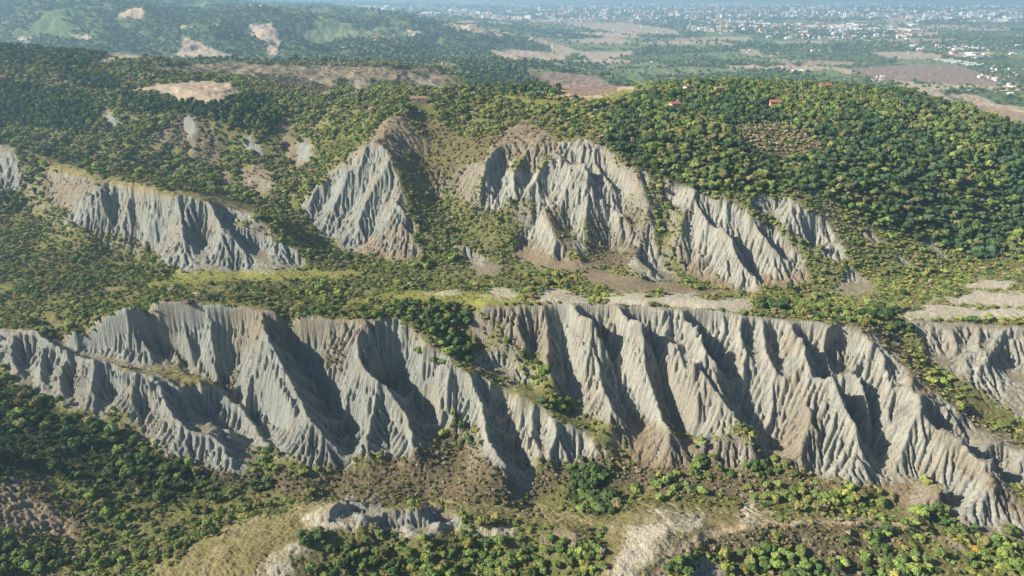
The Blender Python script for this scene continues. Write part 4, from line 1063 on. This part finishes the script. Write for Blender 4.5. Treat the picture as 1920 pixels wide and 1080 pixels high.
scatter(345, 560, .40, [
 (FOREST, 'woodland', 'broad', .16, 1.4, 3.8, .3, 1.0), (FOREST, 'scrub', 'bush', .3, .8, 2.0, .5, 1.0),
 (SCRUB, 'woodland', 'broad', .022, 1.4, 3.0, 1.8, 1.0), (SCRUB, 'scrub', 'bush', .75, .45, 1.7, .8, .9),
 (DRYSCRUB, 'dry_shrubs', 'wisp', .42, .5, 1.3, .5, 1.0), (DRYSCRUB, 'scrub', 'bush', .09, .6, 1.7, 1.5, 1.0),
 (OLIVE, 'dry_shrubs', 'wisp', .35, .6, 1.4, .5, 1.0), (OLIVE, 'scrub', 'bush', .25, .6, 1.8, 1.0, 1.0), (OLIVE, 'woodland', 'broad', .008, 1.4, 2.6, 1.5, 1.0),
 (BROWN, 'dry_shrubs', 'wisp', .12, .4, 1.0, 1.0, .9), (GRASS, 'dry_shrubs', 'wisp', .22, .4, .9, 1, .8), (MEADOW, 'scrub', 'bush', .22, .3, 1.0, 1.2, .7), (GRASS, 'scrub', 'bush', .06, .5, 1.3, 1.5, .8),
 (CLAY, 'dry_shrubs', 'wisp', .012, .4, 1.0, 1, .9)])
scatter(560, 1380, .24, [
 (FOREST, 'woodland', 'broad', .62, .9, 3.3, .25, 1.25), (FOREST, 'woodland', 'tall', .05, 1.4, 2.6, .3, 1.0),
 (SCRUB, 'woodland', 'broad', .10, 1.8, 3.8, 1.6, 1.0), (SCRUB, 'scrub', 'bush', .50, 1.0, 2.4, .6, 1.0),
 (OLIVE, 'scrub', 'bush', .40, .8, 1.8, .8, 1.0), (DRYSCRUB, 'dry_shrubs', 'bush', .75, .9, 2.2, .5, 1.0),
 (BROWN, 'dry_shrubs', 'bush', .14, .6, 1.6, 1.0, .9), (GRASS, 'scrub', 'bush', .05, .8, 1.8, 1.5, .8)])
# far woods
far = []
def far_scatter(y0, y1, dens, rmin, rmax):
    x, y, z = candidates(y0, y1, dens)
    c = cover(x, y, z, .4); q = RNG.random(len(x)); pn = fbm(x / 90.0, y / 90.0, 301, 3)
    fi = farm_id(x, y)
    e = np.zeros(len(x), bool)
    for dx, dy in ((18, 0), (0, 18)):
        e |= farm_id(x + dx, y + dy) != fi
    wood = (fi > .66)
    k = np.isin(c, [FARWOOD, FOREST]) & (q < .8 + 2.2 * pn) & (fbm(x / 260, y / 260, 71, 3) < .16)
    k |= (c == FARM) & ((wood & (q < .8 + 2 * pn)) | (e & (q < .55)) | (q < .05))
    k |= (c == SCRUB) & (q < .3)
    x, y, z = x[k], y[k], z[k]; k = clear_of_houses(x, y); x, y, z = x[k], y[k], z[k]; n = len(x)
    r = rmin + (rmax - rmin) * RNG.random(n) ** 1.3
    far.append((x, y, z, r, (.7 + .5 * RNG.random(n)), 'far', pick(MIX[FARWOOD], n)))
far_scatter(1380, 2300, .0075, 3.5, 6.5)
far_scatter(2300, 3800, .0050, 4.0, 7.5)
far_scatter(3800, 6500, .0016, 6.0, 11.0)
far_scatter(6500, 12000, .0003, 9.0, 18.0)

# clumps of trees that can be made out one by one in the photo: (u, v, spread px u, v, count, rmin, rmax, tints, cast distance window)
CL = [
 (1450,573,34,9,20,2.2,3.4,dict(deep=3,dark=2,mid=1),355,380),(1540,578,60,9,26,1.6,2.6,dict(mid=3,fresh=2,deep=1),355,380),(1645,590,28,11,22,2.2,3.2,dict(dark=2,deep=3,mid=1),350,385),(1690,618,16,10,9,1.6,2.6,dict(deep=2,dark=2),330,370),
 (780,575,50,16,34,1.6,2.8,dict(deep=2,mid=2,fresh=1),340,372),(820,610,45,18,40,1.8,2.9,dict(deep=3,mid=2,fresh=.7),325,360),(850,655,28,20,30,1.8,3.2,dict(deep=2,mid=2,fresh=1.6),315,350),(1010,700,20,22,18,1.4,2.2,dict(mid=2,fresh=2,yellow=1),315,345),
 (1050,760,32,16,26,1.4,2.3,dict(fresh=2,mid=2,yellow=1,deep=1),300,335),(1140,825,18,14,10,1.2,2,dict(mid=2,fresh=1),290,320),(885,845,26,30,16,1.2,2.2,dict(mid=2,olive=2,deep=1),280,320),(752,885,14,8,6,1.3,2,dict(dark=1),275,310),
 (1095,900,30,24,34,1.6,2.8,dict(deep=3,dark=2,mid=2),255,300),(1120,935,30,16,24,1.5,2.5,dict(deep=2,mid=2),245,290),(1315,870,18,36,26,1.3,2.2,dict(mid=2,fresh=2),250,320),(1430,880,40,16,22,1.3,2.2,dict(mid=2,deep=2),250,310),(1245,915,60,18,36,1.2,2.2,dict(mid=2,fresh=2,yellow=1),240,300),
 (1510,930,120,16,60,1.2,2.3,dict(fresh=3,mid=2,yellow=1.5),235,290),(1560,945,60,14,26,1.2,2.2,dict(fresh=3,mid=2),230,280),(1735,960,35,16,26,1.6,2.6,dict(fresh=2,mid=2,deep=1),225,275),(1800,990,60,18,20,1.2,2,dict(mid=2,deep=2),215,265),
 (1440,1040,50,26,36,1.3,2.4,dict(mid=2,fresh=2,deep=1),195,240),(1500,1075,60,24,40,1.4,2.6,dict(mid=2,deep=2,fresh=2),185,235),(1640,1030,26,30,30,1.5,2.6,dict(mid=2,deep=2,fresh=1),195,245),(1690,1075,60,26,50,1.5,2.7,dict(mid=2,fresh=2,deep=1),180,240),
 (1890,1045,60,36,80,1.4,2.6,dict(fresh=4,mid=3),180,245),(1830,1033,6,4,2,1.6,2.0,dict(gold=1),195,235),(1275,1065,26,22,16,1.5,2.4,dict(deep=2,mid=2),185,225),
 (580,1015,26,14,20,1.5,2.6,dict(deep=3,mid=2),195,225),(690,1050,90,30,60,1.0,2.0,dict(mid=2,deep=2,olive=2,fresh=1),185,225),(860,1060,120,26,80,1.0,2.1,dict(mid=2,fresh=2,deep=2),185,225),(900,1010,60,12,24,.9,1.6,dict(mid=2,deep=2),195,230),(1000,1050,110,22,50,1.0,2.0,dict(mid=2,fresh=2,yellow=1),185,230),(1080,1045,40,26,30,1.3,2.3,dict(fresh=2,mid=2),190,225),
 (500,870,18,10,10,1.3,2.2,dict(fresh=2,mid=1),270,310),(560,885,34,12,16,1.2,2.2,dict(fresh=2,mid=1,yellow=1),265,310),(490,915,26,12,12,1.6,2.4,dict(deep=2,mid=1,fresh=1),260,300),
 (230,1040,120,26,60,1.3,2.4,dict(mid=2,fresh=2,olive=2,deep=1),200,260),(80,1055,90,26,50,1.3,2.3,dict(mid=2,deep=2,fresh=1),195,250),(330,1005,60,16,30,1.2,2.2,dict(mid=2,fresh=1,deep=2),210,260),
 (210,170,25,12,30,2.5,4.2,dict(dark=2,deep=1),700,950),(300,153,40,6,26,1.5,2.4,dict(dark=1),850,1000),(900,140,40,16,60,3,5,dict(dark=2,teal=2),900,2200),
]
spots = []
for (cu, cvv, su, sv, n, r0, r1, tn, ya, yb) in CL:
    if ya < 250: n = int(n * .65)
    U = cu + RNG.normal(size=n) * su * .6; Vv = cvv + RNG.normal(size=n) * sv * .6
    X, Y, Z = cast(shape, U, Vv, 0.0, ya, yb)
    ok = ~np.isnan(Y)
    X, Y, U = X[ok], Y[ok], U[ok]
    if not len(X): continue
    Z = HT(X, Y); r = r0 + (r1 - r0) * RNG.random(len(X))
    out['woodland'].append((X, Y, Z, r, .85 + .4 * RNG.random(len(X)), 'broad', pick(tn, len(X))))

def flatten(lst):
    X = np.concatenate([l[0] for l in lst]); Y = np.concatenate([l[1] for l in lst]); Z = np.concatenate([l[2] for l in lst])
    R = np.concatenate([l[3] for l in lst]); Hs = np.concatenate([l[4] for l in lst])
    Sh = np.concatenate([np.array([l[5]] * len(l[0])) for l in lst]); T = np.concatenate([l[6] for l in lst])
    return X, Y, Z, R, Hs, Sh, T
def visible(x, y, z, lift):
    """is the top of a thing at x,y,z in sight of the camera"""
    a = x / y; t = (z + lift) / y; ok = np.ones(len(x), bool)
    for f in np.concatenate([np.linspace(.35, .9, 34), np.linspace(.905, .985, 16)]):
        yy = y * f; ok &= (samp(shape, a * yy, yy) + bil(dz, a * yy - EX0, yy - EY0) * (yy < EY1)) < t * yy + .5
    return ok
def is_shown(X, Y, Z, R):
    u, v = proj(X, Y, Z + R)
    k = (u > 8) & (u < 1912) & (v > 6) & (v < 1072)
    k[k] = visible(X[k], Y[k], Z[k], 1.2 * R[k])
    return k, u, v
IND = []
def take(bucket, limit, kinds):
    X, Y, Z, R, Hs, Sh, T = flatten(out[bucket])
    depth = Y * CP - Z * SP
    sz = R / depth
    order = np.argsort(-sz)[:limit * 6]
    k, u, v = is_shown(X[order], Y[order], Z[order], R[order])
    sel = order[k][:limit]
    for i in sel:
        IND.append(dict(kind=kinds, x=float(X[i]), y=float(Y[i]), z=float(Z[i]), r=float(R[i]), hs=float(Hs[i]), sh=str(Sh[i]), t=str(T[i])))
    m = np.ones(len(X), bool); m[sel] = False
    return tuple(q[m] for q in (X, Y, Z, R, Hs, Sh, T))
def emit(name, data, label):
    X, Y, Z, R, Hs, Sh, T = data
    K = np.zeros(len(X), int); rv = RNG.random(len(X))
    for key, ids in SIDX.items():
        m = (Sh == key[0]) & (T == key[1])
        K[m] = np.array(ids)[(rv[m] * len(ids)).astype(int)]
    Sz = np.stack([R * (.85 + .3 * RNG.random(len(R))), R * (.85 + .3 * RNG.random(len(R))), R * Hs], -1)
    P = np.stack([X, Y, Z - 0.12 * R], -1)
    stuff(name, P, K, Sz, label)
wd = take('woodland', 300, 'tree'); sb = take('scrub', 300, 'shrub')
emit('woodland', wd, 'mixed green broadleaf woodland covering the slopes and valley sides')
emit('scrub', sb, 'green and yellowish scrub spread over terraces and gullies')
emit('dry_shrubs', flatten(out['dry_shrubs']), 'dry grey-brown and olive shrubs on the lower clay slopes')
emit('distant_woods', flatten(far), 'distant blue-green woods and tree lines on the hills and plain')
# ------------------------------------------------------------------ the trees and shrubs one can tell apart
CROWN_MESH = {}; TRUNK_MESH = []
for sd_ in range(4):
    v, f = trunk_geo(1.7, 50 + sd_); TRUNK_MESH.append(make_mesh('trunk', v, f, BARK))
def crown_mesh(sh, tn, k):
    return SRC[SIDX[(sh, tn)][k % len(SIDX[(sh, tn)])]].data
proto = {}
def plant(d, i):
    big = d['kind'] == 'tree'
    key = (d['sh'], d['t'], i % 3)
    name = 'broadleaf_tree' if big else 'shrub'
    if key not in proto:
        root = bpy.data.objects.new(name, None); root.empty_display_size = .5
        c = bpy.data.objects.new('crown', crown_mesh(*key)); c.parent = root
        t = bpy.data.objects.new('trunk' if big else 'stem', TRUNK_MESH[i % 4]); t.parent = root
        proto[key] = (root, c, t); objs = proto[key]
    else:
        root = proto[key][0].copy(); objs = [root]
        for ch in proto[key][1:]:
            c = ch.copy(); c.parent = root; objs.append(c)
    for o in objs: scene.collection.objects.link(o)
    root.location = (d['x'], d['y'], d['z'] - .1 * d['r'])
    root.rotation_euler = (0, 0, random.random() * 6.28)
    root.scale = (d['r'], d['r'], d['r'] * d['hs'])
    root['category'] = 'tree' if big else 'shrub'
    return root
for d in IND:
    u, v = proj(d['x'], d['y'], d['z'] + d['r']); d['u'] = float(u); d['v'] = float(v)
def region(u, v, y):
    if y > 345:
        if u > 1120 and v < 500: return 'on the wooded hill at upper right'
        if v > 540 and u > 1380: return 'behind the crest of the right clay wall'
        if v > 540 and 600 < u < 950: return 'at the top of the gully between the two clay walls'
        if u < 700 and v > 380: return 'on the green terrace behind the left clay wall'
        return 'on the slopes below the back ridge'
    if u > 1600 and v < 880: return 'in the gully right of the big clay wall'
    if v < 850 and 740 < u < 1200: return 'in the gully between the two clay walls'
    if u < 640 and v < 990 + (0 if u < 420 else -30): return 'in the shaded wood below the left clay wall'
    if u < 560: return 'on the slope at the lower left corner'
    if u < 1130 and v > 985: return 'on the near slope below the grey clay mounds'
    if u < 1200: return 'in the valley bottom below the clay walls'
    if v < 975: return 'along the foot of the right clay wall'
    if u < 1560: return 'just below the footpath at lower right'
    return 'in the lower right corner beyond the footpath'
SHORT = {
 'on the wooded hill at upper right': 'on upper right wooded hill', 'behind the crest of the right clay wall': 'above right clay wall',
 'at the top of the gully between the two clay walls': 'topping middle gully', 'on the green terrace behind the left clay wall': 'above left clay wall',
 'on the slopes below the back ridge': 'below back ridge', 'in the gully right of the big clay wall': 'in far right gully',
 'in the gully between the two clay walls': 'in middle gully', 'in the shaded wood below the left clay wall': 'in shaded left wood',
 'on the slope at the lower left corner': 'in lower left corner', 'on the near slope below the grey clay mounds': 'below near clay mounds',
 'in the valley bottom below the clay walls': 'on valley bottom', 'along the foot of the right clay wall': 'at right clay wall foot',
 'just below the footpath at lower right': 'below the footpath', 'in the lower right corner beyond the footpath': 'in lower right corner'}
ORD = ['first', 'second', 'third', 'fourth', 'fifth', 'sixth', 'seventh', 'eighth', 'ninth', 'tenth', 'eleventh', 'twelfth', 'thirteenth', 'fourteenth', 'fifteenth']
groups = {}
for d in IND:
    d['reg'] = region(d['u'], d['v'], d['y']); groups.setdefault((d['kind'], d['reg']), []).append(d)
for (kind, reg), L_ in groups.items():
    # rows of at most fifteen, from the far edge to the near one, counted from the left
    L_.sort(key=lambda q: q['v']); nr = max(1, math.ceil(len(L_) / 14)); per = math.ceil(len(L_) / nr)
    rs = sorted(q['r'] for q in L_); lo = rs[len(rs) // 3]; hi = rs[2 * len(rs) // 3]
    for j in range(nr):
        row = sorted(L_[j * per:(j + 1) * per], key=lambda q: q['u'])
        for i, d in enumerate(row):
            size = 'small' if d['r'] < lo else ('large' if d['r'] > hi else 'medium')
            where = 'from left' + ('' if nr == 1 else ', %s row down' % ORD[min(j, 14)])
            d['label'] = '%s %s %s %s, %s %s' % (size, TINT_WORD[d['t']].replace(' green', '-green'), kind, SHORT[reg], ORD[min(i, 14)], where)
            d['group'] = '%ss %s' % (kind, reg)
for i, d in enumerate(IND):
    o = plant(d, i); o['label'] = d['label']; o['group'] = d['group']
print('individuals', len(IND), max(len(d['label'].split()) for d in IND))
# ------------------------------------------------------------------ haze
def haze():
    x0, x1, y0, y1, z0, z1 = -60000, 60000, -300, 65000, -420, 60
    v = [(x, y, z) for x in (x0, x1) for y in (y0, y1) for z in (z0, z1)]
    f = [(0, 1, 3, 2), (4, 6, 7, 5), (0, 4, 5, 1), (2, 3, 7, 6), (0, 2, 6, 4), (1, 5, 7, 3)]
    me = bpy.data.meshes.new('haze'); me.from_pydata(v, [], f)
    m = bpy.data.materials.new('haze_air'); m.use_nodes = True
    n = m.node_tree.nodes; n.clear()
    o = n.new('ShaderNodeOutputMaterial'); p = n.new('ShaderNodeVolumePrincipled')
    p.inputs['Color'].default_value = (.45, .74, 1.0, 1)
    p.inputs['Density'].default_value = 0.00013
    p.inputs['Anisotropy'].default_value = 0.2
    m.node_tree.links.new(p.outputs[0], o.inputs['Volume'])
    me.materials.append(m)
    ob = bpy.data.objects.new('haze', me); scene.collection.objects.link(ob); ob['kind'] = 'stuff'
haze()
